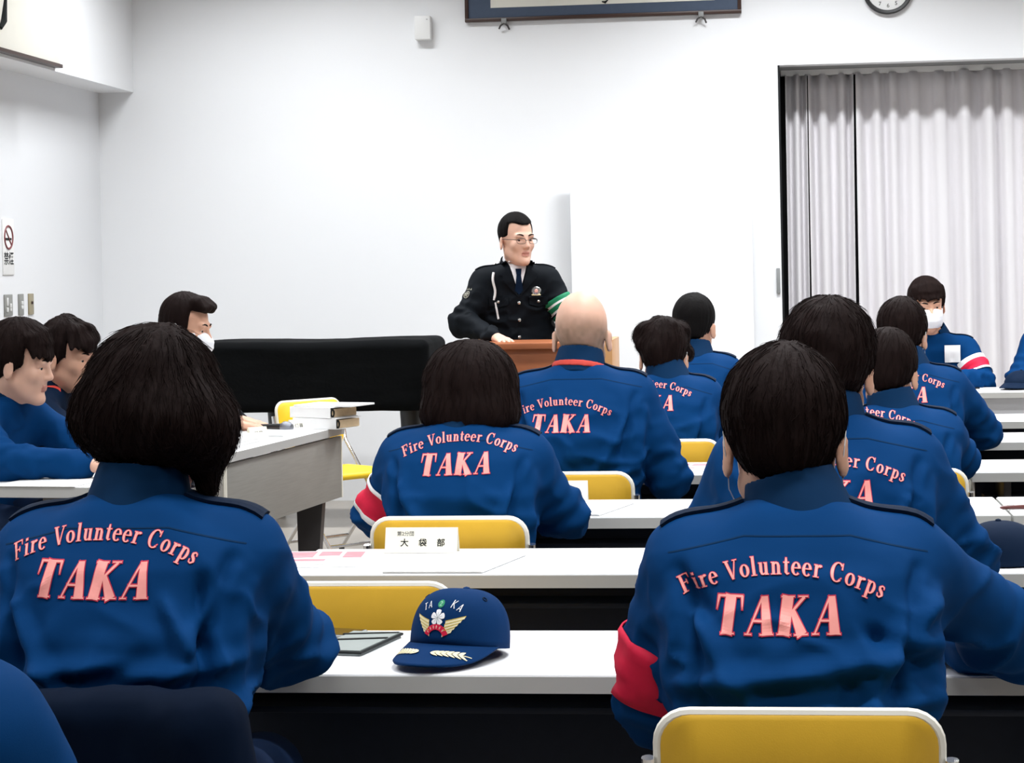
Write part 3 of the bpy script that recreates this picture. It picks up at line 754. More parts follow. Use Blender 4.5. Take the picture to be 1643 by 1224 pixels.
def person(label, loc, rz, **c):
    root = empty('person', (*loc, 0), rz, label, 'person', c.get('group'))
    stand = c.get('stand', False)
    neck = np.array(c['neck'], float); head = np.array(c['head'], float); hs = c.get('hs', 1.08)
    HF = Fr(head, rotm(*c.get('hr', (0, 0, 0))), hs)
    sw = c.get('sw', .225); slope = c.get('slope', .43); zb = c.get('zb', .46)
    hb = .5 if not stand else .95
    zn = neck[2]; T = lambda t: hb+(zn-hb)*t
    lean = lambda t: neck[1]*t**1.7-.030*math.sin(PI*min(1, t))*c.get('hunch', 1.)
    wa = c.get('waist', .175)
    rings = [(zb-.05, 0, -.01, .19, .13), (T(0), 0, 0, .19, .13), (T(.3), neck[0]*.3, lean(.3), wa, .125), (T(.62), neck[0]*.6, lean(.62), sw-.03, .14), (T(.8), neck[0]*.8, lean(.8), sw-.028, .13), (T(.93), neck[0], lean(.93), sw-.03, .105), (T(1.05), neck[0], neck[1], sw-.04, .085)]
    sj = {}
    for s, k in ((-1, 'L'), (1, 'R')):
        dx = sw-.066
        sj[k] = np.array(c.get('sh'+k, (neck[0]+s*dx, neck[1]-.01, zn-slope*max(dx-.055, 0)-.052)), float)
    far = c.get('far', 0)
    # ---- body: one continuous skin from crown to feet
    arms = {k: [np.array(p, float) for p in c['arm'+k][:2]] for k in 'LR'}
    pts = np.array([head, neck]+[p for k in 'LR' for p in arms[k]]+[[0, .62, 0], [0, -.2, 0], [-.25, 0, .1], [.25, 0, .1]])
    lo = pts.min(0)-.22; hi = pts.max(0)+.22; lo[2] = -.01
    g = Grid(lo, hi, c.get('hb', .0055))
    g.ell((0, -.012, .038), (.076, .096, .098), .01, HF)
    g.ell((0, .030, -.035), (.058, .064, .086), .03, HF)
    for s in (-1, 1):
        g.cap((s*.046, .0, -.055), (s*.011, .070, -.098), .021, .018, .025, HF)
        g.ell((s*.041, .062, -.022), (.020, .019, .020), .022, HF)
    g.ell((0, .078, -.101), (.021, .017, .015), .018, HF)
    g.cap((-.040, .079, .024), (.040, .079, .024), .012, .012, .016, HF)
    for s in (-1, 1):
        g.ell((s*.032, .097, .004), (.019, .013, .0105), .010, HF, 'sub')
        g.cap((s*.017, .085, .0115), (s*.046, .076, .0095), .0048, .004, .004, HF)
        g.cap((s*.018, .084, -.006), (s*.044, .076, -.0055), .0045, .0045, .005, HF)
        g.ell((s*.081, -.012, -.013), (.0065, .021, .033), .008, HF, 'add', rotm(s*-22, 0, 0))
        g.ell((s*.092, -.003, -.011), (.006, .009, .016), .005, HF, 'sub')
        g.ell((s*.0115, .095, -.029), (.0080, .010, .0075), .006, HF)
    g.cap((0, .086, .012), (0, .1035, -.023), .0085, .0115, .012, HF)
    if c.get('mouth'): g.ell((0, .100, -.064), (.016, .012, .0065), .004, HF, 'sub')
    g.ell((0, .089, -.057), (.021, .0085, .0055), .006, HF); g.ell((0, .088, -.0715 if c.get('mouth') else -.067), (.018, .0085, .0060), .006, HF)
    nk_top = HF.w((0, -.022, -.045)); nk_bot = neck+np.array([0, -.005, -.08])
    g.cap(nk_bot, nk_top, .060, .054, .03)
    cb = [(neck[0], neck[1], (zn+zb)/2), (.3, .25, .45)]
    g.apply(torso_fn(rings, zn-.022, neck[0], slope, zb-.01, -.040), (neck[0]/2, neck[1]/2, (zn+zb)/2), (.35, .35, (zn-zb)/2+.08), .03)
    for s, k in ((-1, 'L'), (1, 'R')):
        e_, w_ = arms[k]
        g.cap(sj[k], e_, .042, .036, .04); g.cap(e_, w_, .038, .025, .02)
        h = c['arm'+k][2] if len(c['arm'+k]) > 2 else ((0, 1, -.1), (0, 0, 1), .5)
        hand(g, w_+np.array(h[0])/np.linalg.norm(h[0])*.02, h[0], h[1], 1 if k == 'L' else -1, h[2])
        if stand: hip, kn, an = (s*.09, 0, .92), (s*.10, .02, .50), (s*.11, -.01, .09)
        else: hip, kn, an = (s*.09, .02, .50), (s*.12, .42, .495), (s*.12, .44, .09)
        g.cap(hip, kn, .07, .052, .03); g.cap(kn, an, .05, .036, .03); g.cap(an, (s*.125, an[1]+.13, .04), .034, .026, .02)
    V, F = g.mesh(1)
    lv = HF.locv(V)
    fc = lv[F].mean(1)
    lip = (np.abs(fc[:, 0]) < .021) & (fc[:, 2] < -.0515) & (fc[:, 2] > -.0745) & (fc[:, 1] > .0862)
    me = mesh_np('body', V, F, lip.astype(np.int32))
    st = np.zeros(len(V), np.float32)
    if c.get('hair') == 'bald':
        q = np.clip((.052-lv[:, 2]-.25*lv[:, 1])/.05, 0, 1)*np.clip((lv[:, 2]+.075)/.03, 0, 1)*np.clip((.02-lv[:, 1])/.03, 0, 1)*np.clip((.080-np.abs(lv[:, 0]))/.004, 0, 1)
        st = (q*.62*(.75+.5*vnoise(lv*90, 4))).astype(np.float32)
    at = me.attributes.new('stubble', 'FLOAT', 'POINT'); at.data.foreach_set('value', st)
    link('body', me, [c.get('skin', M_skin), M_lip], root)
    hbv = None
    if c.get('face', False):
        m = (np.abs(lv) < .16).all(1); keep = m[F].all(1)
        hbv = bvh_of(lv, F[keep])
        for s in (-1, 1):
            b = MB(); b.lathe([(.0125*math.sin(PI*i/12), -.0125*math.cos(PI*i/12)) for i in range(13)], n=20, M=Matrix.Rotation(-PI/2, 4, 'X'))
            bm = b.bm; look = Vector(c.get('gaze', (0, 1, -.1))).normalized()
            for f in bm.faces: f.material_index = 1 if f.calc_center_median().normalized().dot(look) > .78 else 0
            bmesh.ops.transform(bm, matrix=Matrix.Translation(HF.w((s*.031, .0715, .0035))) @ Matrix(HF.R.tolist()).to_4x4() @ Matrix.Scale(hs, 4), verts=bm.verts)
            b.build('eye', [M_eye, M_iris], root, True, ang=None)
            bp = []
            for q in range(7):
                x = s*(.013+.036*q/6); z = .026+.006*math.sin(PI*q/6*.8)
                h = hbv.ray_cast(Vector((x, .3, z)), Vector((0, -1, 0)))
                if h[0] is not None: bp.append(tuple(HF.w((x, h[0].y+.0005, z))))
            b = MB(); b.tube(bp, [.0022, .0036, .0040, .0038, .0034, .0027, .0014][:len(bp)], 6); b.build('eyebrow', M_hairk, root, True)
    # ---- trousers and shoes
    g = Grid((-.36, -.26, .03), (.36, .62, 1.06 if stand else .66), .011)
    zt = .98 if stand else .58
    g.ell((0, 0, zt-.06), (.185, .135, .13), .03)
    for s in (-1, 1):
        if stand: hip, kn, an = (s*.09, 0, .90), (s*.10, .02, .50), (s*.11, -.01, .07)
        else: hip, kn, an = (s*.095, .02, .53), (s*.12, .42, .51), (s*.12, .44, .07)
        g.cap(hip, kn, .088, .068, .04); g.cap(kn, an, .068, .054, .03)
    V, F = g.mesh(1); link('trousers', mesh_np('trousers', V, F), c.get('tm', M_trou), root)
    for s in (-1, 1):
        y0 = -.01 if stand else .44; x0 = s*(.11 if stand else .12)
        g = Grid((x0-.08, y0-.12, -.01), (x0+.08, y0+.24, .14), .009)
        g.cap((x0, y0-.03, .05), (x0+s*.01, y0+.14, .038), .046, .038, .02); g.cap((x0, y0-.01, .05), (x0, y0-.01, .10), .048, .045, .02)
        g.box((x0, y0, -.05), (.3, .4, .05), .0, .002, ID, 'sub')
        V, F = g.mesh(1); link('shoe', mesh_np('shoe', V, F), M_shoe, root)
    # ---- jacket
    jm = c.get('jm', M_navy); h_ = c.get('hj', .008)
    pts = np.array([neck, [-.26, -.2, zb], [.26, .2, zb], [-sw-.02, 0, zn-.1], [sw+.02, 0, zn-.1]]+[p for k in 'LR' for p in arms[k]])
    g = Grid(pts.min(0)-.10, pts.max(0)+.10, h_)
    g.apply(torso_fn(rings, zn, neck[0], slope, zb, .006), (neck[0]/2, neck[1]/2, (zn+zb)/2), (.36, .36, (zn-zb)/2+.08), .02)
    for k in 'LR':
        e_, w_ = arms[k]
        g.cap(sj[k], e_, .067, .057, .055); g.cap(e_, e_+(w_-e_)*.93, .057, .040, .03)
    V, F = g.mesh(1); N = vnormals(V, F)
    rs = c.get('seed', 1)
    low = np.clip((zn-.06-V[:, 2])/.22, 0, 1)
    P = V*np.array([7., 7., 5.]); wv = np.stack([fbm(P*.7, rs+20), fbm(P*.7, rs+30), fbm(P*.7, rs+40)], 1)
    n1 = fbm(P+1.3*wv, rs, 3); rid = 1-np.abs(fbm(V*np.array([9., 9., 13.])+1.0*wv, rs+7, 2))*2.2
    D = low*(.015*n1+.020*np.clip(rid, -.3, 1)**2*np.sign(rid))+.0022*fbm(V*22, rs+50, 2)
    cx = neck[0]
    folds = [((cx-sw+.05, zn-.12), (cx-.03, zn-.34), .016, .010), ((cx+sw-.05, zn-.12), (cx+.05, zn-.36), .016, .010), ((cx+sw-.055, zn-.10), (cx+sw-.10, zn-.30), .013, -.012), ((cx-sw+.055, zn-.10), (cx-sw+.10, zn-.30), .013, -.012),
             ((cx-.16, zn-.40), (cx+.03, zn-.35), .014, .011), ((cx+.02, zn-.39), (cx+.17, zn-.33), .014, .011), ((cx-.12, zn-.45), (cx+.15, zn-.46), .013, -.009), ((cx+sw-.03, zn-.14), (cx+sw-.06, zn-.38), .012, .009)]
    back = np.clip(-N[:, 1]*1.5, 0, 1)
    for a, b_, w, am in folds+c.get('folds', []):
        d, t = segdist(V[:, [0, 2]], a, b_); D += 2.1*back*am*np.exp(-(d/(.82*w))**2)*np.sqrt(np.clip(4*t*(1-t), 0, 1)+.15)
    for k in 'LR':                                                  # creases at the elbows
        e_, w_ = arms[k]; d = np.linalg.norm(V-e_, axis=1)
        ax = (e_-sj[k])/np.linalg.norm(e_-sj[k]); q = (V-e_)@ax
        D += .0055*np.exp(-(d/.11)**2)*np.sin(q*120+3*n1)
    V = V+N*D[:, None]
    V = lap(V, F, .35)
    jk = link('jacket', mesh_np('jacket', V, F), jm, root)
    bv = bvh_of(V, F)
    # collar
    ca = nk_top-neck; ca[2] = max(ca[2], .05); ca = ca/np.linalg.norm(ca); ca = ca*.75+np.array([0, 0, .25])*1.0; ca /= np.linalg.norm(ca)
    yv = np.array([0, 1., 0]); yv = yv-ca*(yv@ca); yv /= np.linalg.norm(yv); xv = np.cross(yv, ca)
    CF = Fr(neck+np.array([0, -.004, -.012]), np.stack([xv, yv, ca], 1)); hc = c.get('hc', .052); r0 = c.get('rc', .063)
    g = Grid(neck-np.array([.14, .14, .07]), neck+np.array([.14, .16, .13]), .0045 if not far else .006)
    def coll(X, Y, Z):
        x, y, z = CF.loc(X, Y, Z); rr = np.sqrt(x*x+(y/1.10)**2)
        dz = np.maximum(z-hc+.10*np.maximum(y, 0), -.035-z)
        d = np.maximum(np.maximum(rr-(r0+.007+.26*np.maximum(hc-z, 0)), r0-rr), dz)
        return np.maximum(d, (y*.8-np.abs(x)*1.3-.012 if not c.get('closed') else y-1))
    g.apply(coll, neck, .13, .004)
    Vc, Fc = g.mesh(2); co = link('collar', mesh_np('collar', Vc, Fc), c.get('colm', M_navyc if jm is M_navy else jm), jk)
    if c.get('lining'):
        g = Grid(neck-np.array([.14, .14, .07]), neck+np.array([.14, .16, .13]), .0045)
        def lin(X, Y, Z):
            x, y, z = CF.loc(X, Y, Z); rr = np.sqrt(x*x+(y/1.10)**2)
            z0, z1 = c['lining'][1:] if len(c['lining']) > 2 else (-.03, hc-.006)
            return np.maximum(np.maximum(np.maximum(rr-(r0+.009+.26*np.maximum(hc-z, 0)+c.get('lofs', -.010)), r0-.006-rr), np.maximum(z-z1, z0-z)), y*.8-np.abs(x)*1.3-.03)
        g.apply(lin, neck, .13, .003); Vl, Fl = g.mesh(1); link('collar_lining', mesh_np('collar_lining', Vl, Fl), c['lining'][0], jk, label='red strip at the collar')
    if c.get('straps', True):
        for s in (-1, 1):
            p = Print(); p.stroke([(cx+s*.082, 0, .046), (cx+s*(sw-.045), -.004, .050), (cx+s*(sw-.022), -.004, .050)], 0, step=.012)
            o = p.press('shoulder_strap', bv, (0, neck[1]-.01, zn+.1), (1, 0, 0), (0, 1, 0), (0, 0, -1), M_navyd if jm is M_navy else jm, jk, .0035)  # strap's shadow side put into the cloth as a darker navy
            md = o.modifiers.new('thick', 'SOLIDIFY'); md.thickness = .005; md.offset = 0
    if c.get('seam', True):
        p = Print(); p.stroke([(cx-sw+.035, zn-.078, .0020), (cx-.08, zn-.048, .0020), (cx+.08, zn-.048, .0020), (cx+sw-.035, zn-.078, .0020)], 0, step=.008)
        p.press('yoke_seam', bv, (0, 0, 0), (1, 0, 0), (0, 0, 1), (0, 1, 0), M_navyc if jm is M_navy else jm, jk, .0010)
    if c.get('text'):
        tx, tz, tl = c['text']; a = math.radians(tl)
        CORPS.press('lettering', bv, (tx, 0, tz), (math.cos(a), 0, math.sin(a)), (-math.sin(a), 0, math.cos(a)), (0, 1, 0), [M_redp, M_pink], jk, .002, 'pink and red printed lettering')
    for k, t0, t1, rows in c.get('bands', []):
        e_, w_ = arms[k]; a, b_ = sj[k], e_
        ax = (b_-a); L = np.linalg.norm(ax); ax /= L; u = np.cross(ax, (0, 1, .1)); u /= np.linalg.norm(u); v = np.cross(ax, u)
        nt, nph = 9, 40; VV = []
        for i in range(nt):
            q = a+ax*L*(t0+(t1-t0)*i/(nt-1)); rad = .067-.010*(t0+(t1-t0)*i/(nt-1))
            for j in range(nph):
                dr = u*math.cos(2*PI*j/nph)+v*math.sin(2*PI*j/nph)
                h = bv.ray_cast(Vector(q), Vector(dr), .3)
                r = rad if h[0] is None else min(max(np.linalg.norm(np.array(h[0])-q), rad*.8), rad*1.5)
                VV.append(q+dr*(r+.005))
        VV = np.array(VV); FF = []; MI = []
        for i in range(nt-1):
            for j in range(nph): FF.append((i*nph+j, i*nph+(j+1) % nph, (i+1)*nph+(j+1) % nph, (i+1)*nph+j)); MI.append(rows[1][min(len(rows[1])-1, int(i/(nt-1)*len(rows[1])))])
        o = link('armband', mesh_np('armband', VV, FF, MI), rows[0], jk, label=c.get('bandlabel', 'red armband'))
        md = o.modifiers.new('thick', 'SOLIDIFY'); md.thickness = .003; md.offset = 0
    # ---- hair
    hair(root, HF, hs, c.get('hair', 'short'), c.get('hh', .0055), c.get('seed', 1), c.get('hairm', M_hair), c.get('strands', 0), c.get('hairp', {}))
    # ---- face mask
    if c.get('mask'):
        n1_, n2_ = 15, 25; VV = []
        for i in range(n1_):
            t = i/(n1_-1); z = .002-.107*t; sq = 1-.30*abs(2*t-1)**2.5
            for j in range(n2_):
                a = math.radians(-80+160*j/(n2_-1))
                cc, ss = math.cos(a), math.sin(a)
                x = .072*math.copysign(abs(ss)**.9, ss)*(1-.12*t); y = .002+(.122 if .2 < t else .122)*abs(cc)**.75*sq
                VV.append(HF.w((x, y+.0012*math.sin(t*24), z-.010*abs(ss)*(0.5-t)*2)))
        FF = [(i*n2_+j, i*n2_+j+1, (i+1)*n2_+j+1, (i+1)*n2_+j) for i in range(n1_-1) for j in range(n2_-1)]
        mk = link('face_mask', mesh_np('face_mask', VV, FF), M_mask, root); md = mk.modifiers.new('thick', 'SOLIDIFY'); md.thickness = .002
        for s in (-1, 1):
            b = MB(); b.tube([HF.w(p) for p in ((s*.071, .020, -.006), (s*.084, .0, .012), (s*.086, -.018, .022), (s*.084, -.028, .0), (s*.080, -.018, -.030), (s*.080, 0, -.060), (s*.068, .022, -.088))], .0010, 6); b.build('ear_loop', M_white, mk, True)
    return root, jk, bv, HF, hbv, arms, sj

def hair(root, HF, hs, style, h, seed, m, strands, hp):
    if style == 'bald': return
    g = Grid(HF.t-.26*hs, HF.t+.24*hs, h)
    th = hp.get('th', .014)
    if style in ('short', 'crop', 'messy', 'fringe', 'quiff'):
        g.ell((0, -.012, .050), (.077+th*hp.get('side', .8), .096+th*.9, .086+th), .01, HF)
        g.ell((0, -.045, -.004), (.050+th*.4, .056+th*.7, hp.get('nape', .058)), .03, HF)
        zl = hp.get('zl', .082)
        def pl(X, Y, Z):
            x, y, z = HF.loc(X, Y, Z)
            q = np.clip(((.030-z)/.028 if style == 'crop' else (.012-z)/.05), 0, 1); yl = .030-.054*q*q*(3-2*q)-.9*np.maximum(-.03-z, 0)
            zt = zl+(.010*np.exp(-((np.abs(x)-.050)/.022)**2)-.004 if style == 'crop' else 0.)
            return HF.s*np.minimum(zt-z, y-yl)
        g.apply(pl, HF.t, .24*hs, .012, 'int')
        if style in ('fringe', 'messy'):
            for i in range(9):
                x = -.07+.14*i/8; q = abs(x)/.07
                g.cap((x*.9, .06-.02*q, .115-.02*q), (x*1.05+hp.get('sweep', .006), .098-.035*q*q, hp.get('bang', .038)+.006*math.sin(i*2.3)), .022, .008, .012, HF)
        if style == 'quiff':
            for i in range(7):
                x = -.055+.11*i/6
                g.cap((x, .05, .112), (x*1.05, .094-.25*abs(x), .100+.006*math.sin(i*2)), .024, .014, .02, HF)
        if style == 'messy':
            rr = np.random.RandomState(seed)
            for i in range(16):
                a = rr.uniform(0, 2*PI); b = rr.uniform(-.2, 1.2)
                p = np.array([.095*math.cos(a)*math.cos(b), -.01+.105*math.sin(a)*math.cos(b), .04+.11*math.sin(b)])
                if p[1] > .04 and p[2] < .07: continue
                g.ell(p*.93, rr.uniform(.018, .028), .03, HF)
    elif style == 'bob':
        for cc, r in hp['ells']: g.ell(cc, r, .03, HF)
        for a, b, r1, r2 in hp.get('caps', []): g.cap(a, b, r1, r2, .02, HF)
        g.box((0, .15, -.06), (.062, .085, .105), .03, .02, HF, 'sub')
    V, F = g.mesh(1); N = vnormals(V, F); L = HF.locv(V)
    cr = np.array(hp.get('crown', (.008, -.035, .13)))
    q = L-cr; az = np.arctan2(q[:, 0], q[:, 1]); rad = np.linalg.norm(q, axis=1)
    amp = hp.get('amp', .0035)
    S = np.stack([np.cos(az)*9+rad*3, np.sin(az)*9+rad*8, rad*7], 1)
    D = amp*(fbm(S, seed, 3)*1.1+.6*fbm(S*np.array([3.2, 3.2, .8]), seed+5, 2))+hp.get('lump', .002)*fbm(L*26, seed+9, 2)
    V = V+N*(D*hs)[:, None]
    ho = link('hair', mesh_np('hair', V, F), m, root)
    if strands:
        bv = bvh_of(V, F); rr = np.random.RandomState(seed+100); b = MB()
        ids = rr.choice(len(V), strands, replace=False)
        for i in ids:
            p = V[i].copy(); pts = []; nl = HF.R.T @ N[i]
            if L[i][1] > .05 and L[i][2] < .08: continue
            ns = 7; ln = rr.uniform(.03, .075)*hp.get('slen', 1.)
            lift = rr.uniform(.0004, hp.get('slift', .003))
            jit = rr.normal(0, .18, 3)
            for k in range(ns):
                hit = bv.find_nearest(Vector(p)); pn = np.array(hit[0]); nn = np.array(hit[1])
                pts.append(tuple(pn+nn*(.0004+lift*(k/(ns-1))**1.5)))
                fl = HF.R @ ((HF.R.T @ (pn-HF.w(cr)))*np.array([1, 1, .6]))+np.array([0, 0, -1.])*hp.get('grav', .02)
                fl = fl/np.linalg.norm(fl)+jit*.6; fl -= nn*(fl@nn); fl /= np.linalg.norm(fl)+1e-9
                p = pn+fl*ln/ns
            b.tube(pts, [.0009*(1-.75*k/(ns-1)) for k in range(ns)], 4, cap=False)
        b.build('hair_strands', m, ho, True, ang=None)
    return ho

# ---- the rows, everybody seated facing the podium (+y)
def rowman(label, X, row, top, hx, zn, sw, eL, wL, eR, wR, text=None, **k):
    """X body centre, row index, top = crown height, hx = head centre, elbows / wrists in world coordinates"""
    Yh = ROWS[row]-.36; hs = k.pop('hs', 1.08)
    up = k.pop('up', .136*hs+.012)
    hy = k.pop('hy', .125); ny = k.pop('ny', .085)
    L = lambda p: (p[0]-X, p[1]-Yh, p[2])
    if text: k['text'] = (text[0]-X, text[1], text[2])
    hL = k.pop('hL', ((.35, 1, -.05), (0, 0, 1), .5)); hR = k.pop('hR', ((-.35, 1, -.05), (0, 0, 1), .5))
    r = person(label, (X, Yh), k.pop('rz', 0.), neck=(k.pop('nx', X)-X, ny, zn), head=(hx-X, hy, top-up), hs=hs, sw=sw,
               armL=(L(eL), L(wL), hL), armR=(L(eR), L(wR), hR), **k)
    return r
TAKA_H = 0
RED = ([M_red, M_white], [0])
REDW = ([M_red, M_white], [1, 0, 0, 0, 0, 0, 1])
# nearest right
rowman('person in navy jacket nearest the camera at right, on the yellow chair', .037, 0, 1.274, .022, 1.038, .232,
       (-.19, 3.40, .71), (-.10, 3.66, .748), (.405, 3.57, .765), (.20, 3.86, .748), (.004, .855, 0.),
       hs=1.12, hj=.0065, hh=.004, strands=1200, seed=3, folds=[((-.19, .775), (.02, .800), .020, .014), ((.0, .800), (.20, .835), .020, .015), ((-.06, .745), (.18, .752), .016, .012), ((.20, .90), (.15, .835), .016, .013), ((.10, .855), (.19, .80), .014, -.010), ((-.19, .93), (-.13, .87), .018, -.010)], nx=.036, hr=(-3, -6, 0), mask=True, lining=(M_redc, .0, .02), bands=[('L', .55, .98, ([M_red, M_white], [0]))],
       hairp=dict(th=.014, nape=.047, slift=.003), hc=.046, hb=.0045)
# nearest left, bobbed hair
rowman('person with bobbed hair in navy jacket nearest the camera at left', -1.03, 0, 1.323, -1.0, 1.055, .232,
       (-1.31, 3.46, .75), (-1.18, 3.78, .75), (-.820, 3.54, .765), (-.90, 3.71, .757), (-1.047, .907, -.8),
       hs=1.06, hj=.0065, hh=.0045, strands=1800, seed=11, folds=[((-.12, .79), (.04, .815), .018, .012), ((.05, .79), (.20, .81), .018, .013), ((.10, .90), (.14, .82), .014, .012), ((.15, .93), (.16, .80), .014, -.012), ((.0, .75), (.2, .735), .016, .010)], hr=(-14, -10, 6), mask=True, hair='bob', hR=((.05, 1, .0), (.1, 0, 1), .6), hb=.0045,
       nx=-1.020, hairp=dict(ells=[((-.010, -.012, .033), (.104, .112, .114)), ((-.050, -.02, -.010), (.074, .10, .068)), ((.058, -.02, -.004), (.078, .10, .070)), ((0, -.045, -.005), (.095, .08, .070))],
                   caps=[((.085, .0, -.03), (.098, .01, -.100), .042, .012), ((-.080, .0, -.02), (-.100, .02, -.062), .036, .014)], amp=.006, lump=.005, slen=1.3, slift=.009, grav=.05))
# second row
rowman('person in navy jacket at the second table, right behind the nearest right person', .118, 1, 1.324, .125, 1.085, .238,
       (-.15, 4.62, .75), (.0, 4.95, .75), (.40, 4.62, .755), (.30, 5.0, .75), (.112, .902, 0.),
       hs=1.10, hj=.0075, hh=.0045, strands=900, seed=5, hairp=dict(th=.019, amp=.004, lump=.006, nape=.052, slift=.007), hr=(-8, -4, 0))
# third row
rowman('person with bobbed hair in navy jacket with red armband, middle of the room', -.818, 2, 1.212, -.805, 1.0, .228,
       (-1.065, 5.70, .735), (-.95, 6.0, .75), (-.565, 5.72, .735), (-.68, 6.05, .75), (-.820, .868, 1.5),
       hs=1.06, hj=.008, hh=.0055, strands=700, seed=8, hair='bob', hr=(0, -8, 0), bands=[('L', .50, .98, ([M_red, M_white], [1, 0, 0, 0, 0, 0, 0, 1]))],
       hairp=dict(ells=[((-.02, -.012, .03), (.102, .115, .112)), ((.02, -.012, .03), (.102, .115, .112)), ((-.03, -.02, -.04), (.098, .105, .080)), ((.03, -.02, -.04), (.098, .105, .080))], amp=.005, lump=.003, slen=1.4, slift=.006, grav=.06))
# fourth row
rowman('person in navy jacket with red collar strip, seated directly before the podium', -.61, 3, 1.326, -.605, 1.095, .240,
       (-.86, 6.86, .74), (-.72, 7.2, .75), (-.33, 6.84, .72), (-.44, 7.2, .75), (-.655, .885, 0.),
       hs=1.11, up=.136*1.11+.001, hj=.009, seed=13, hair='bald', skin=M_skinp, lining=(M_redc, -.016, .004), lofs=.0015, rc=.064, hc=.056)
rowman('person in navy jacket leaning low at the fourth table, right side of the rows', .385, 3, 1.188, .378, .952, .220,
       (.15, 6.90, .74), (.28, 7.2, .75), (.60, 6.92, .76), (.50, 7.2, .75), (.288, .836, 0.),
       hs=1.06, hj=.009, seed=17, lining=(M_redc, .0, .02), strands=500, hairp=dict(th=.014, slift=.004), hr=(-10, -12, 0))
# fifth row
rowman('person in navy jacket with full hair at the fifth table, left of the rows', -.385, 4, 1.205, -.398, .998, .205,
       (-.60, 8.10, .745), (-.48, 8.4, .75), (-.185, 8.10, .75), (-.28, 8.4, .75), (-.448, .868, 0.),
       hs=1.06, hj=.010, seed=19, hair='messy', mask=True, strands=700, hairp=dict(th=.016, nape=.066, slift=.009, amp=.0045), hr=(-5, -8, 0))
rowman('person in navy jacket at the fifth table beside the masked head table person', .505, 4, 1.268, .497, 1.03, .222,
       (.28, 8.08, .745), (.40, 8.4, .75), (.80, 8.12, .76), (.66, 8.4, .75), (.475, .887, 0.),
       hs=1.05, hj=.010, seed=23, mask=True, strands=500, hairp=dict(th=.014, slift=.004), hr=(-12, -4, 0))
# sixth row
rowman('person in navy jacket with close cropped hair in the row closest to the podium', -.318, 5, 1.288, -.315, 1.035, .20,
       (-.53, 9.15, .745), (-.42, 9.45, .75), (-.11, 9.15, .75), (-.2, 9.45, .75), None,
       hs=1.06, hj=.010, seed=29, hairp=dict(th=.010, nape=.055, lump=.001), hairm=M_hairk, hr=(-14, -2, 0))
# foreground, mostly outside the frame
person('person in navy jacket cut off at the lower left corner of the photo', (-.925, 1.86), 0, neck=(0, .02, 1.09), head=(0, .06, 1.15), hs=1.06, sw=.255, slope=.42, straps=False,
       armL=((-.30, .2, .75), (-.15, .45, .72)), armR=((.262, .10, .80), (.16, .40, .74)), seed=31, hj=.008)

# ---- left desks, facing the middle of the room
person('person in navy jacket with red collar lining leaning on the near left desk', (-2.87, 7.42), -PI/2-.30, neck=(0, .12, .985), head=(0, .205, 1.09), hs=1.10, sw=.215, slope=.34, hr=(18, -10, 0),
       armL=((-.22, .33, .77), (-.12, .58, .75)), armR=((.24, .30, .775), (.10, .56, .75)), seed=37, hj=.009, face=True, hair='fringe', gaze=(.1, 1, -.3),
       lining=(M_redc, -.01, .046), lofs=-.014, text=None, seam=False, strands=500, hairp=dict(th=.022, bang=.042, nape=.06, amp=.005, slift=.005), hh=.0045, hb=.0045, skin=M_skinp)
lp = [o for o in COL.objects if o.get('label', '').startswith('person in navy jacket with red collar lining')][0]
r = person('person in dark jacket with red shoulder stripes behind the near left desk', (-2.90, 8.03), -PI/2+.02, neck=(0, .08, .985), head=(0, .17, 1.085), hs=1.08, sw=.215, slope=.34, hr=(-12, -8, 0),
       armL=((-.24, .33, .77), (-.12, .52, .75)), armR=((.24, .30, .775), (.10, .52, .75)), seed=41, hj=.009, face=True, hair='messy', jm=M_navyd,
       seam=False, strands=500, hairp=dict(th=.017, nape=.062, bang=.05, sweep=.014, amp=.005, lump=.005, slift=.007), hh=.0045, hb=.005)
p = Print()
for s in (-1, 1): p.stroke([(s*.19, -.02, .016), (s*.09, .02, .016), (s*.06, .10, .016)], 0, step=.01)
p.press('shoulder_stripe', r[2], (0, .06, 1.1), (1, 0, 0), (0, 1, 0), (0, 0, -1), M_redc, r[1], .003, 'red stripe')
person('person in dark jacket and white mask behind the far left desk', (-2.72, 9.17), -PI/2-.08, neck=(0, .06, 1.06), head=(0, .155, 1.165), hs=1.10, sw=.22, slope=.34, hr=(0, -10, 0),
       armL=((-.25, .20, .77), (-.08, .36, .75), ((.3, 1, -.12), (0, 0, 1), .35)), armR=((.25, .16, .78), (.10, .37, .755), ((-.2, 1, -.15), (0, 0, 1), .35)), seed=43, hj=.009, face=True, hair='quiff', mask=True, jm=M_unif,
       seam=False, straps=False, hairp=dict(th=.014, nape=.062), hh=.0045, hb=.0045)

# ---- head table at the right
r = person('person in navy jacket and white mask facing the rows before the curtains', (.925, 12.12), PI-.12, neck=(0, .05, 1.0), head=(.03, .14, 1.145), hs=1.10, sw=.235, slope=.36, hr=(14, -6, 4),
       armL=((-.27, .14, .74), (-.10, .36, .75)), armR=((.26, .16, .75), (.10, .38, .75)), seed=47, hj=.009, face=True, hair='fringe', mask=True, seam=False,
       hairp=dict(th=.022, bang=.05, nape=.05, sweep=-.004), hh=.0045, bands=[('L', .40, .86, ([M_red, M_white], [1, 0, 0, 0, 0, 1]))], hb=.005)
p = Print(); p.poly([(-.145, .0), (-.06, .0), (-.06, .095), (-.145, .095)], 0, 0, .02)
o = p.press('name_tag', r[2], (0, 0, .835), (1, 0, 0), (0, 0, 1), (0, -1, 0), M_paper, r[1], .008, 'white name tag'); o.modifiers.new('thick', 'SOLIDIFY').thickness = .002
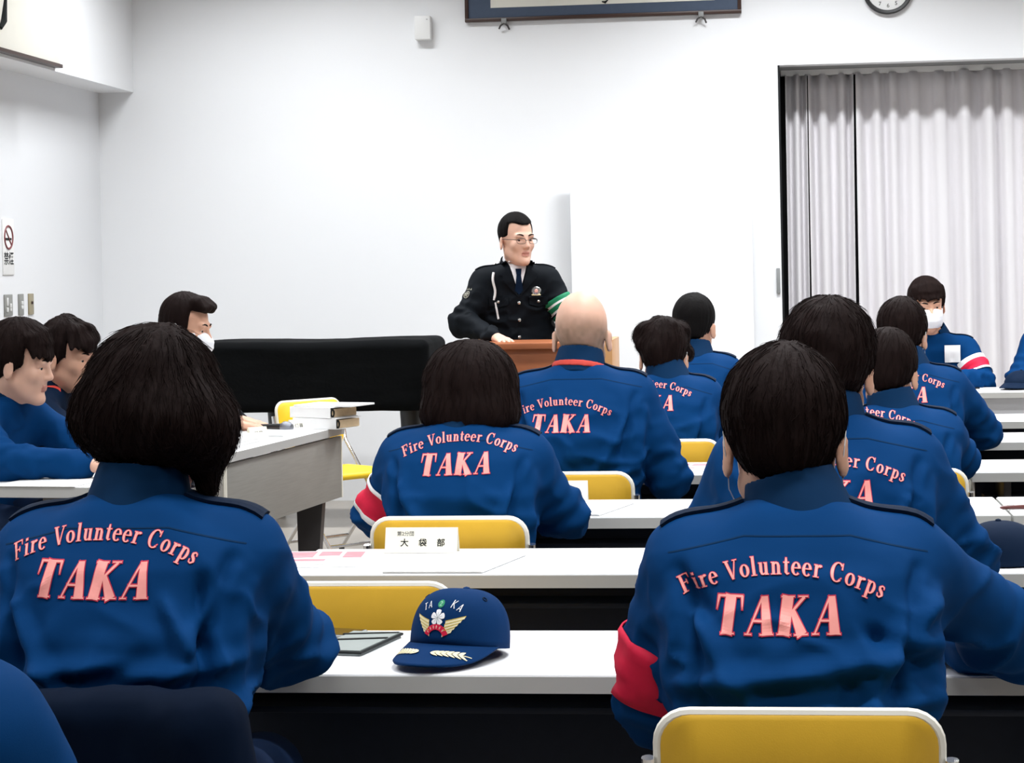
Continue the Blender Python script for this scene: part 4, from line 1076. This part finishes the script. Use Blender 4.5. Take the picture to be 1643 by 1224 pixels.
person('person in navy jacket at the head table, cut off by the right photo edge', (1.64, 12.15), PI, neck=(0, .05, 1.04), head=(0, .10, 1.16), hs=1.08, sw=.235,
       armL=((-.26, .14, .75), (-.10, .36, .75)), armR=((.262, .14, .75), (.12, .36, .75)), seed=53, hj=.011, face=True, hairp=dict(th=.014), hb=.006)

# ---- the speaker
spk, jk, bv, HF, hbv, arms, sj = person('person speaking behind the podium in dark uniform with white cord', (-1.325, 11.09), PI+.26, stand=True, zb=.86,
       neck=(0, .05, 1.435), head=(.0, .105, 1.548), hs=1.06, hr=(22, -2, 0), sw=.232, slope=.36, waist=.19,
       armR=((.285, .10, 1.125), (.15, .335, 1.052), ((-.25, 1, -.10), (.0, .2, 1), .35)), armL=((-.275, .10, 1.13), (-.22, .345, 1.055), ((.2, 1, -.1), (0, .2, 1), .35)),
       jm=M_unif, tm=M_unif, seed=59, hj=.007, face=True, mouth=True, hair='crop', hairm=M_hairk, hh=.004, hb=.0045, straps=True, seam=False, colm=M_unif, hc=.040, rc=.068,
       hairp=dict(th=.008, nape=.040, amp=.002, lump=.001), bands=[('L', .48, .86, ([M_green, M_white, M_unif], [0, 0, 1, 0, 0, 1, 2, 0]))], bandlabel='green armband with white stripes', gaze=(.15, 1, -.05), skin=M_skinp)
P3 = lambda x, z: (x, z)
def front(name, draw, mats, off, thick=0., parent=None, label=None):
    p = Print(); draw(p); o = p.press(name, bv, (0, 0, 1.0), (1, 0, 0), (0, 0, 1), (0, -1, 0), mats, parent or jk, off, label)
    if thick: md = o.modifiers.new('thick', 'SOLIDIFY'); md.thickness = thick; md.offset = 0
    return o
sh = front('shirt_front', lambda p: p.poly([(-.052, .445), (.052, .445), (0, .265)], 0, 0, .008), M_shirt, .004, label='white shirt front')
front('necktie', lambda p: (p.poly([(-.016, .402), (.016, .402), (.012, .372), (-.012, .372)], 0, .005), p.poly([(-.011, .372), (.011, .372), (.021, .29), (0, .268), (-.021, .29)], 0, .003)), M_navyd, .006, .004)
for s in (-1, 1):
    front('lapel', lambda p: p.poly([(s*.058, .445), (s*.082, .44), (s*.100, .375), (s*.082, .36), (s*.088, .345), (s*.002, .255), (s*.010, .275)], 0, 0, .008), M_unif, .008, .004)
    front('pocket_flap', lambda p: p.poly([(s*.055, .255), (s*.155, .255), (s*.155, .215), (s*.105, .203), (s*.055, .215)], 0, 0, .01), M_unif, .006, .004)
g = Grid(np.array([-.13, -.10, 1.38]), np.array([.13, .2, 1.56]), .0045)
CFn = Fr((0, .048, 1.432), rotm(0, -14, 0))
def shc(X, Y, Z):
    x, y, z = CFn.loc(X, Y, Z); rr = np.sqrt(x*x+(y/1.1)**2); dz = np.maximum(z-.046+.25*np.maximum(y, 0), -.03-z)
    return np.maximum(np.maximum(np.maximum(rr-(.064+.16*np.maximum(.046-z, 0)), .0595-rr), dz), y*.8-np.abs(x)*1.5-.046)
g.apply(shc, (0, .05, 1.45), .12, .003); V, F = g.mesh(1); link('shirt_collar', mesh_np('shirt_collar', V, F), M_shirt, jk, label='white shirt collar')
def buttons(lst, name, r=.009):
    for x, z, d in lst:
        h = bv.ray_cast(Vector((x, .8, z)), Vector((0, -1, 0))) if d == 'f' else bv.ray_cast(Vector((x, .03, 1.8)), Vector((0, 0, -1)))
        if h[0] is None: continue
        q = Vector(h[1]).to_track_quat('Z', 'Y').to_matrix().to_4x4()
        b = MB(); b.lathe([(0, .012), (r*.6, .011), (r, .007), (r, 0), (0, 0)], n=16, M=Matrix.Translation(h[0]) @ q); b.build(name, M_silver, jk, True)
buttons([(0, 1.225, 'f'), (0, 1.135, 'f'), (0, 1.045, 'f'), (-.105, 1.232, 'f'), (.105, 1.232, 'f')], 'button')
buttons([(.105, 0, 't'), (-.105, 0, 't')], 'shoulder_button')
b = MB()
def onf(x, z, off=.006):
    h = bv.ray_cast(Vector((x, .8, z)), Vector((0, -1, 0))); return (x, (h[0].y if h[0] else .1)+off, z)
b.tube([onf(.128+.006*math.sin(k*.6), 1.385-.013*k) for k in range(12)], .0065, 8)
b.tube([onf(.122-.002*k, 1.23-.011*k) for k in range(9)], .0055, 8)
b.build('white_cord', M_white, jk, True)
em = MB()
c0 = onf(-.092, 1.285, .004)
em.lathe([(0, .008), (.019, .006), (.024, .0), (0, 0)], n=20, M=Matrix.Translation(c0) @ Matrix.Rotation(-PI/2, 4, 'X') @ Matrix.Scale(1.15, 4, (1, 0, 0)))
bd_ = em.build('chest_badge', M_silver, jk, True, label='silver and pink chest badge')
b = MB(); b.lathe([(0, .011), (.008, .0105), (.010, .007), (0, .007)], n=16, M=Matrix.Translation(c0) @ Matrix.Rotation(-PI/2, 4, 'X')); b.build('badge_centre', M_pinkw, bd_, True)
b = MB(); b.box((c0[0]-.024, c0[1]-.001, c0[2]-.024), (c0[0]+.024, c0[1]+.005, c0[2]-.017), .002); b.build('badge_bar', M_gold, bd_, True)
# sleeve patch (round emblem in grey thread)
e_, s_ = arms['R'][0], sj['R']; q = s_+(e_-s_)*.48
dr = np.array([.80, .60, .1]); dr -= (e_-s_)*(dr@(e_-s_))/((e_-s_)@(e_-s_)); dr /= np.linalg.norm(dr)
tz = (s_-e_)/np.linalg.norm(s_-e_); tx = np.cross(tz, -dr)
p = Print()
circ = [(.019*math.cos(2*PI*k/28), .019*math.sin(2*PI*k/28), .004) for k in range(29)]
p.stroke(circ, 0, step=.006)
for k in range(5):
    a = PI/2+2*PI*k/5; p.poly([(0, 0), (.012*math.cos(a-.5), .012*math.sin(a-.5)), (.016*math.cos(a), .016*math.sin(a)), (.012*math.cos(a+.5), .012*math.sin(a+.5))], 0, 0, .006)
for k in range(3): p.poly([((k-1)*.016-.006, .028), ((k-1)*.016+.006, .028), ((k-1)*.016, .040)], 0, 0, .008)
p.press('sleeve_emblem', bv, q+dr*.0, tx, tz, -dr, mat('grey_thread', (.28, .27, .22), .6), jk, .003, 'round grey embroidered sleeve emblem')
# spectacles
sp = MB()
def hp_(x, y, z): return tuple(HF.w((x, y, z)))
for s in (-1, 1):
    pr = [(s*(.033+.0235*math.copysign(abs(math.cos(a))**.7, math.cos(a))), .104-.010*((.5+.5*math.copysign(1, math.cos(a)*1)) if 0 else 0), .000+.0135*math.copysign(abs(math.sin(a))**.7, math.sin(a))) for a in [2*PI*k/28 for k in range(28)]]
    pr = [(x, .108-.25*max(0, abs(x)-.03), z) for x, y, z in pr]
    sp.tube([hp_(*q) for q in pr], .0011, 6, closed=True)
    sp.tube([hp_(s*(.033+.0235*math.cos(a)), .108-.25*max(0, .0235*math.cos(a)), .0135*math.sin(a)**.7) for a in [PI*k/10 for k in range(11)]], .0021, 6)
    sp.tube([hp_(s*.056, .101, .006), hp_(s*.068, .085, .008), hp_(s*.079, .04, .008), hp_(s*.083, -.002, .010), hp_(s*.083, -.02, -.008)], .0017, 6)
sp.tube([hp_(-.010, .109, .004), hp_(0, .114, .006), hp_(.010, .109, .004)], .0014, 6)
sp.build('spectacles', M_glass, spk, True, label='thin dark rimmed spectacles')

# ================================================================= chairs
chair(.03, 3.285, 'yellow folding chair at lower right under the person nearest the camera')
chair(-1.03, 3.285, 'folding chair hidden by a dark jacket under the bobbed hair person nearest the camera')
chair(-.845, 4.50, 'empty yellow folding chair behind the navy cap at the second table')
chair(.118, 4.50, 'folding chair under the person at the second table')
chair(-.822, 5.62, 'yellow folding chair behind the cream name card, under the person with the red armband')
chair(-.625, 6.77, 'yellow folding chair below the person with the red collar strip at the fourth table')
chair(.385, 6.78, 'folding chair under the person leaning low at the fourth table')
chair(-.385, 7.96, 'yellow folding chair right of the second name card, at the fifth table')
chair(.505, 7.96, 'folding chair under the right hand person at the fifth table')
chair(-.318, 9.01, 'folding chair under the close cropped person in the row by the podium')
chair(-2.87, 7.42, 'folding chair under the person with red collar lining at the near left desk', -PI/2-.30)
chair(-2.90, 8.03, 'folding chair under the person with red shoulder stripes at the left desk', -PI/2)
chair(-2.72, 9.17, 'folding chair under the masked person at the far left desk', -PI/2-.08)
chair(.925, 12.12, 'folding chair under the masked person at the head table', PI-.12)
chair(1.64, 12.15, 'folding chair under the person cut off by the right edge', PI)
chair(-.925, 1.86, 'folding chair under the cut off person at lower left')
chair_bright(-2.09, 10.20, 'bright yellow empty folding chair turned sideways before the covered piano', -PI/2-.70)

# jacket laid over the chair back at lower left
g = Grid((-.38, -.16, .28), (.42, .16, .92), .009)
g.box((.0, 0, .585), (.25, .046, .20), .04)
g.cap((-.20, -.02, .70), (-.30, -.02, .42), .05, .045, .04); g.cap((.20, -.02, .725), (.315, -.01, .40), .055, .05, .05)
V, F = g.mesh(1); N = vnormals(V, F); P = V*np.array([9, 9, 4.]); D = .010*fbm(P, 71, 3)+.010*(1-np.abs(fbm(V*np.array([13, 9, 3]), 74, 2))*2)
V = V+N*D[:, None]
o = link('draped_jacket', mesh_np('draped_jacket', V, F), mat('blackish_navy_cloth', (.001, .005, .016), .8, .06, noise=(9, .15), bump=(700, .2, .0006))); o.location = (-1.03, 3.03, .003)
tag(o, 'dark navy jacket draped over the chair back at lower left', 'jacket')

# ================================================================= things on the tables
ZT = .7005
# ---- navy cap with badge
cap = empty('baseball_cap', (-.567, 3.80, ZT), PI-.34, 'navy baseball cap with winged badge and laurel visor on the front table', 'cap')
def crown_mesh(RX_, RY_, H_, nf, nb, n=56, m=22):
    V = []; 
    for j in range(m+1):
        s = PI/2*j/m
        for i in range(n):
            a = 2*PI*i/n; ft = max(0, math.sin(a))**1.2; e = nb+(nf-nb)*ft
            rr = max(0, math.cos(s))**(2/e); zz = math.sin(s)**(2/(nb+.35*ft))
            seam = 1-.010*math.exp(-((((a+PI/6) % (PI/3))-PI/6)/.03)**2)*math.cos(s)
            V.append((RX_*rr*math.cos(a)*seam, RY_*rr*math.sin(a)*seam-.012*zz*zz, .003+H_*zz))
    F = [(j*n+i, j*n+(i+1) % n, (j+1)*n+(i+1) % n, (j+1)*n+i) for j in range(m) for i in range(n)]
    return np.array(V), np.array(F)
V, F = crown_mesh(.089, .097, .103, 3.9, 2.55)
ta = .16; V = np.stack([V[:, 0], V[:, 1]*math.cos(ta)-V[:, 2]*math.sin(ta), V[:, 1]*math.sin(ta)+V[:, 2]*math.cos(ta)+.0165], 1)
o = link('crown', mesh_np('crown', V, F), M_capc, cap); md = o.modifiers.new('thick', 'SOLIDIFY'); md.thickness = .002
cbv = bvh_of(V, F)
VV = []; na, nr = 41, 12
for j in range(nr):
    t = j/(nr-1)
    for i in range(na):
        q = -1+2*i/(na-1); a = q*math.radians(78)
        x0, y0 = .088*math.sin(a), .097*math.cos(a)
        ext = .084*max(0, math.cos(q*PI/2))**.55
        x = x0*(1+.03*t); y = y0+ext*t
        te = t*(1-abs(q)**6); z = (.0215+.16*y0)*(1-te)+(.015-.0125*abs(q)**1.6)*te
        VV.append((x, y, max(z, .0015)))
FF = [(j*na+i, j*na+i+1, (j+1)*na+i+1, (j+1)*na+i) for j in range(nr-1) for i in range(na-1)]
VV = np.array(VV); FF = np.array(FF)
vis = link('visor', mesh_np('visor', VV, FF), M_capc, cap); md = vis.modifiers.new('thick', 'SOLIDIFY'); md.thickness = .0035; md.offset = 0
vbv = bvh_of(VV, FF)
b = MB(); b.lathe([(0, .006), (.006, .004), (.0075, 0), (0, 0)], (0, -.030, .1165), 16); b.build('top_button', M_capc, cap, True)
for a in (math.radians(20), math.radians(160), math.radians(-40)):
    p = (.062*math.cos(a), .062*math.sin(a)-.010); h = cbv.ray_cast(Vector((p[0], p[1], .3)), Vector((0, 0, -1)))
    if h[0] is not None:
        b = MB(); q = h[1].to_track_quat('Z', 'Y').to_matrix().to_4x4(); nn = 14
        b.tube([(.0042*math.cos(2*PI*k/nn), .0042*math.sin(2*PI*k/nn), .0006) for k in range(nn)], .0011, 6, closed=True)
        bmesh.ops.transform(b.bm, matrix=Matrix.Translation(h[0]) @ q, verts=b.bm.verts); b.build('eyelet', M_navyd, cap, True)
def cpress(name, p, mats, off=.0012, par=cap): return p.press(name, cbv, (0, 0, .0145), (-1, 0, 0), (0, 0, 1), (0, -1, 0), mats, par, off)
for s in (-1, 1):
    wing = Print()
    for k in range(5):                            # feathers
        y = .0705-.0056*k; x1 = .048-.0045*k-(.002 if s < 0 else 0); x0 = .0165-.001*k
        wing.poly([(s*x0, y-.012), (s*x0, y-.0066), (s*x1, y+.0005), (s*(x1-.002), y-.0042), (s*(x1-.010), y-.0068)], 0, .0004, .005)
        if k < 4: wing.stroke([(s*x0, y-.0066, .0011), (s*x1, y+.0004, .0009)], 1, lift=.0009, step=.005)
    cpress('wing', wing, [M_gold, M_golds])
fl = Print()
for k in range(5):
    a = PI/2+2*PI*k/5; d = lambda r, t: (r*math.cos(a+t), .069+r*math.sin(a+t))
    fl.poly([(0, .069), d(.009, -.55), d(.0130, -.38), d(.0135, -.12), d(.0115, 0), d(.0135, .12), d(.0130, .38), d(.009, .55)], 0, .0006, .005)
    fl.stroke([(0, .069, .0006), (*d(.009, 0), .0005)], 1, lift=.0011, step=.004)
cpress('flower', fl, [M_white, M_plasg])
rb = Print()
arcp = [(.026*math.cos(math.radians(a))*.78, .031+.0225*math.sin(math.radians(a)), .0095) for a in range(158, 21, -8)]
rb.stroke(arcp, 0, lift=.0008, step=.003)
for a in (142, 122, 104, 87, 68, 48): 
    c_, s_2 = math.cos(math.radians(a)), math.sin(math.radians(a)); x, z = .026*c_*.78, .031+.0225*s_2
    rb.stroke([(x-.0022*c_, z-.0028*s_2, .0014), (x+.0022*c_, z+.0028*s_2, .0014)], 1, lift=.0013, step=.003)
    rb.stroke([(x-.0015, z, .0011), (x+.0015, z, .0011)], 1, lift=.0013, step=.003)
cpress('ribbon', rb, [M_red, M_pinkw])
lt = Print()
def cw(txt, x, z, h, tilt):
    c_, s_2 = math.cos(tilt), math.sin(tilt)
    tot = sum(G[g_][0] for g_ in txt)*h
    lt.word(txt, h, 0, None, lambda X, Y, c: (x+(X-tot/2)*c_-Y*s_2, z+(X-tot/2)*s_2+Y*c_), 0)
G['T'] = (.66, [[(.33, 0, .12), (.33, 1, .12)], [(.03, .97, .09), (.63, .97, .09)], [(.18, .03, .06), (.48, .03, .06)]])
G['A'] = (.74, [[(.08, 0, .09), (.37, 1, .09)], [(.37, 1, .12), (.66, 0, .13)], [(.20, .33, .08), (.54, .33, .08)]])
G['K'] = (.72, [[(.14, 0, .12), (.14, 1, .12)], [(.16, .42, .08), (.60, 1, .09)], [(.28, .56, .10), (.66, 0, .12)]])
cw(['T'], -.0300, .0795, .011, .45); cw(['A'], -.0205, .0835, .011, .33)
cw(['K'], .0225, .0850, .012, -.25); cw(['A'], .0335, .0800, .011, -.42)
cpress('letters', lt, [M_white], .0016)
em2 = Print(); em2.poly([(.0062*math.cos(2*PI*k/18), .0912+.0062*math.sin(2*PI*k/18)) for k in range(18)], 0, 0, .005)
em2.stroke([(-.0022, .0935, .0012), (.0, .0948, .0012), (.0022, .0932, .0012), (-.0022, .0884, .0012), (.0026, .0884, .0012)], 1, lift=.0006, step=.002)
cpress('green_emblem', em2, [M_green, mat('pale_green_thread', (.25, .55, .35), .6)], .0014)
lf = Print()
def leaf(x, y, a, L, w):
    c_, s_2 = math.cos(a), math.sin(a)
    pts = [(L*t, w*math.sin(PI*t**.8)) for t in np.linspace(0, 1, 8)]+[(L*t, -w*math.sin(PI*t**.8)) for t in np.linspace(.87, .13, 6)]
    lf.poly([(x+c_*p-s_2*q, y+s_2*p+c_*q) for p, q in pts], 0, 0, .008)
for s, x0, x1 in ((1, .012, .066), (-1, .012, .066)):
    sx = s
    for k in range(6):
        x = x0+(x1-x0)*k/6; y = .128-.62*x+.004*k*0
        y = .136-5.5*x*x-.10*x
        a = math.atan2(-(11*x+.10), 1.)
        for d in (.55, -.55):
            aa = a+d; 
            if s < 0: aa = PI-aa
            leaf(sx*x, y, aa, .017, .0027)
    st = [(sx*(x0+(x1-x0)*k/6), .136-5.5*(x0+(x1-x0)*k/6)**2-.10*(x0+(x1-x0)*k/6), .0014) for k in range(8)]
    lf.stroke(st, 0, step=.006)
lf.press('laurel', vbv, (0, 0, 0), (1, 0, 0), (0, 1, 0), (0, 0, -1), [M_gold], vis, .0042)
b = MB(); b.tube([(.030*math.cos(a)*1.0, -.100-.002*math.sin(a), .012+.018*math.sin(a)) for a in [PI*k/12 for k in range(13)]], .003, 6); b.build('back_strap', M_navyd, cap, True)

# ---- phone, folder on the front table
ph = empty('smartphone', (-.862, 4.015, ZT), -.25, 'black smartphone lying at the far left edge of the front table', 'phone')
b = MB(); b.box((-.075, -.038, 0), (.075, .038, .009), .004, 3); b.build('case', M_plasg, ph, True)
b = MB(); b.box((-.070, -.034, .009), (.070, .034, .0098), .0003); b.build('screen', M_night, ph)
fd = empty('folder', (-.780, 3.905, ZT), -.10, 'grey green vinyl folder with two dark bands left of the navy cap', 'folder')
b = MB(); b.poly([(-.052, -.095), (.038, -.100), (.060, .10), (-.036, .105)], .010); b.build('cover', M_coverg, fd)
b = MB(); b.poly([(-.050, -.004), (.052, .026), (.053, .036), (-.049, .006)], .0016, Matrix.Translation((0, 0, .0102))); b.poly([(-.044, .060), (.058, .088), (.059, .094), (-.043, .068)], .0016, Matrix.Translation((0, 0, .0102))); b.build('dark_band', M_ink, fd)
b = MB(); b.tube([(-.054, -.097, .006), (.04, -.102, .006), (.062, .102, .006), (-.038, .107, .006)], .0028, 6, closed=True); b.build('edge_piping', M_ink, fd, True)

# ---- name cards
def name_card(x, y, w, h, rz, label, lines, z=ZT):
    n = empty('name_card', (x, y, z), rz, label, 'name card', 'cream tent name cards')
    b = MB(); b.poly([(-w/2, 0), (w/2, 0), (w/2, h), (-w/2, h)], .0012, Matrix.Translation((0, -.022, 0)) @ Matrix.Rotation(PI/2-.32, 4, 'X')); b.build('front_face', M_card, n)
    b = MB(); b.poly([(-w/2, 0), (w/2, 0), (w/2, h), (-w/2, h)], .0012, Matrix.Translation((0, .022+h*.16*0, 0)) @ Matrix.Rotation(PI/2+.32, 4, 'X')); b.build('rear_face', M_card, n)
    for txt, sz, px_, pz, m in lines:
        text_obj('print', txt, sz, m, n, Matrix.Translation((0, -.022, 0)) @ Matrix.Rotation(PI/2-.32, 4, 'X') @ Matrix.Translation((px_, pz, .0016)), sz*.018)
    return n
name_card(-.868, 5.215, .182, .064, -.02, 'cream name card with black kanji on the second table', [('第2分団', .0125, -.040, .044, M_inkg), ('大', .021, -.042, .018, M_ink), ('袋', .021, .004, .018, M_ink), ('部', .021, .050, .018, M_ink)])
name_card(-.640, 6.345, .182, .064, .0, 'cream name card half hidden behind the red armband person', [('南', .021, .002, .018, M_ink), ('部', .021, .050, .018, M_ink)])
name_card(-2.165, 8.80, .085, .055, .75, 'small cream name card before the microphone on the far left desk', [('係員', .022, 0, .018, M_inkg)])
name_card(-2.085, 9.22, .085, .055, .75, 'small cream name card before the binders on the far left desk', [('係員', .022, 0, .018, M_inkg)])
name_card(1.40, 11.46, .12, .085, .0, 'white name card on the head table at the right photo edge', [])

# ---- papers and brochures
def sheet(name, pts, z0, th, m, label, cat, group=None, n=1):
    b = MB()
    for k in range(n): b.poly([(x+.002*math.sin(k*2.1), y+.002*math.cos(k*1.7)) for x, y in pts], th/n*.92, Matrix.Translation((0, 0, z0+k*th/n)))
    o = b.build(name, m); return tag(o, label, cat, group)
def quad(cx, cy, w, d, rz):
    c_, s_2 = math.cos(rz), math.sin(rz); return [(cx+c_*x-s_2*y, cy+s_2*x+c_*y) for x, y in ((-w/2, -d/2), (w/2, -d/2), (w/2, d/2), (-w/2, d/2))]
sheet('paper_stack', [(-.902, 4.845), (-.668, 4.842), (-.60, 5.14), (-.84, 5.15)], ZT, .005, M_paper, 'stack of white papers in front of the cream name card on the second table', 'papers', None, 3)
def brochure(x, y, rz, label, w=.21, d=.28, seed=1):
    n = empty('brochure', (x, y, ZT), rz, label, 'brochure', 'red and white brochures')
    b = MB(); b.poly(quad(0, 0, w, d, 0), .0018); b.build('sheet', M_paper, n)
    b = MB(); rr = random.Random(seed)
    for bx in ((-.95, .15, -.25, .92), (-.15, .35, .35, .9), (.45, .1, .9, .85), (-.9, -.3, .1, -.05)):
        b.box((bx[0]*w/2, bx[1]*d/2, .0019), (bx[2]*w/2, bx[3]*d/2, .0024))
    b.build('red_picture', M_redink, n)
    b = MB()
    for q in range(5): b.box((-.85*w/2, (-.45-.1*q)*d/2, .0019), (rr.uniform(.1, .8)*w/2, (-.43-.1*q)*d/2, .0023))
    b.build('text_lines', M_inkg, n); return n
brochure(-1.095, 5.085, .08, 'red and white brochure on the second table left of the name card', seed=2)
brochure(-.27, 7.36, -.12, 'pink printed brochure on the fourth table beside the yellow chair', seed=4)
sheet('paper_stack', [(-.72, 5.955), (-.485, 5.950), (-.405, 6.26), (-.66, 6.28)], ZT, .007, M_paper, 'white booklet before the half hidden name card on the third table', 'papers', None, 3)
sheet('paper', [(.70, 8.345), (.96, 8.335), (.99, 8.62), (.82, 8.66)], ZT, .0015, M_paper, 'single white sheet on the fifth table at the right', 'paper')
sheet('paper', quad(.535, 5.135, .13, .20, .3), ZT, .002, M_paper, 'white sheet behind the dark cap on the second table at right', 'paper')
sheet('folder', quad(.70, 5.12, .20, .22, -.2), ZT, .004, M_coverg, 'grey folder at the right end of the second table beside the dark cap', 'folder')
sheet('paper_stack', quad(.98, 11.56, .22, .16, .1), ZT, .012, M_paper, 'white papers on the head table by the red armband', 'papers', None, 4)
sheet('pen', quad(1.045, 11.505, .13, .012, .12), ZT+.0125, .008, M_ink, 'black pen on the white papers of the head table', 'pen')
dux = lambda s, t: (fa+ax_*s+Vector((-ax_.y, ax_.x, 0))*t)          # along / behind the left desk front edge
def dquad(s, t, L, D, r): 
    c = dux(s, t); return quad(c.x, c.y, L, D, math.atan2(ax_.y, ax_.x)+r)
sheet('paper_stack', dquad(.55, .20, .30, .21, .05), ZT, .030, M_paper, 'thick white paper pile under the hand of the masked person on the far left desk', 'papers', None, 5)
sheet('paper_stack', dquad(.98, .17, .34, .23, -.05), ZT, .018, M_paper, 'white papers behind the microphone on the far left desk', 'papers', None, 4)
sheet('paper_stack', dquad(.30, .12, .30, .16, -.03), ZT, .034, M_paper, 'low white paper pile at the near end of the far left desk', 'papers', None, 3)
sheet('paper', dquad(-1.08, .20, .36, .30, .0), ZT, .003, M_paper, 'white papers at the near end of the near left desk', 'papers', None, 2)
sheet('paper', dquad(-.62, .18, .28, .22, .12), ZT, .002, M_paper, 'white sheet before the person with red collar lining on the near left desk', 'paper')
bp_ = dux(-.80, .06); bq = MB(); bq.box((-.05, -.022, 0), (.05, .022, .018), .007, 3); o = bq.build('pen_case', M_black, None, True); o.location = (bp_.x, bp_.y, ZT); o.rotation_euler = (0, 0, .3)
tag(o, 'small black pen case on the near left desk', 'pen case')
# binders
def binder(c, z, rz, label):
    n = empty('binder', (c.x, c.y, z), rz, label, 'binder', 'stacked white binders on the far left desk')
    b = MB(); b.box((-.12, -.095, 0), (.12, .095, .0025)); b.box((-.12, -.095, .0455), (.12, .095, .048)); b.box((-.12, -.0975, 0), (.12, -.095, .048), .001); b.build('cover', M_paper, n)
    b = MB(); b.box((-.115, -.08, .004), (.115, .09, .040)); b.build('pages', mat('cream_pages', (.62, .47, .30), .7, .2, noise=(40, .1)), n)
    b = MB(); b.tube([(.1165, -.078+.010*math.cos(a), .022+.016*math.sin(a)) for a in [2*PI*k/14 for k in range(14)]], .004, 6, closed=True); b.build('ring', M_ink, n, True)
    return n
bc = Vector((-1.995, 9.43, 0))
binder(bc, ZT, -.42, 'bottom white ring binder of the stack on the far left desk')
binder(bc+Vector((-.015, .01, 0)), ZT+.0495, -.50, 'upper white ring binder of the stack on the far left desk')
sheet('booklet', quad(bc.x+.03, bc.y+.02, .30, .21, -.36), ZT+.0985, .008, M_paper, 'thin white booklet lying tilted on top of the binders', 'booklet')
# microphone
mp_ = dux(1.0, .14)
mc = empty('microphone', (mp_.x, mp_.y, ZT+.026), -.35, 'handheld microphone with grey mesh head lying on the far left desk', 'microphone')
RY = Matrix.Rotation(PI/2, 4, 'Y')
b = MB(); b.lathe([(0, -.17), (.011, -.168), (.013, -.10), (.017, -.01), (.019, .0), (0, .0)], n=20, M=RY); b.build('handle', M_black, mc, True)
b = MB(); b.lathe([(.019, 0), (.0265, .012), (.027, .018), (.0265, .024), (.0245, .040), (.016, .052), (0, .056)], n=28, M=RY); b.build('grille', M_mesh, mc, True)
# dark cap at the right on the second table, dark cap on the head table
def small_cap(loc, rz, label):
    c = empty('baseball_cap', loc, rz, label, 'cap')
    V, F = crown_mesh(.088, .097, .095, 2.6, 2.3, 40, 14); o = link('crown', mesh_np('crown', V, F), M_navyd, c); o.modifiers.new('thick', 'SOLIDIFY').thickness = .002
    v = link('visor', vis.data.copy(), M_navyd, c); v.data.materials.clear(); v.data.materials.append(M_navyd)
    v.modifiers.new('thick', 'SOLIDIFY').thickness = .0035
    b = MB(); b.lathe([(0, .006), (.006, .004), (.0075, 0), (0, 0)], (0, -.012, .0975), 12); b.build('top_button', M_navyd, c, True); return c
small_cap((.525, 4.985, ZT), -.9, 'dark cap lying on the second table at the right photo edge')
small_cap((1.345, 11.70, ZT), 2.6, 'dark cap on the head table at the right photo edge')
pn_ = empty('pen', (.70, 6.06, ZT+.006), .22, 'dark red pen on the third table at the right photo edge', 'pen')
b = MB(); b.tube([(-.07, 0, 0), (-.062, 0, 0), (.02, 0, 0), (.07, 0, 0)], [.002, .0055, .006, .0055], 10); b.build('barrel', M_pen, pn_, True)
b = MB(); b.tube([(-.05, 0, .0058), (-.03, 0, .0062)], .002, 6); b.box((.02, -.002, .006), (.062, .002, .009), .001); b.build('clip', M_silver, pn_, True)

# ================================================================= camera
cam = bpy.data.cameras.new('camera'); co = bpy.data.objects.new('camera', cam); COL.objects.link(co)
th, rho = .12, .02
r_ = Vector((math.cos(th), math.sin(th), 0)); up = Vector((0, 0, 1)); Fv = Vector((-math.sin(th), math.cos(th), 0))
Rv = r_*math.cos(rho)-up*math.sin(rho); Uv = up*math.cos(rho)+r_*math.sin(rho)
co.matrix_world = Matrix((( Rv.x, Uv.x, -Fv.x, 0), (Rv.y, Uv.y, -Fv.y, 0), (Rv.z, Uv.z, -Fv.z, 1.40), (0, 0, 0, 1)))
cam.sensor_fit = 'HORIZONTAL'; cam.sensor_width = 36; cam.lens = 36*3400/1643
cam.shift_y = -180/1643
cam.clip_start = .05; cam.clip_end = 60
scene.camera = co
vs = scene.view_settings
vs.view_transform = 'Standard'; vs.look = 'None'; vs.gamma = 1; vs.use_curve_mapping = False; vs.exposure = 0.0
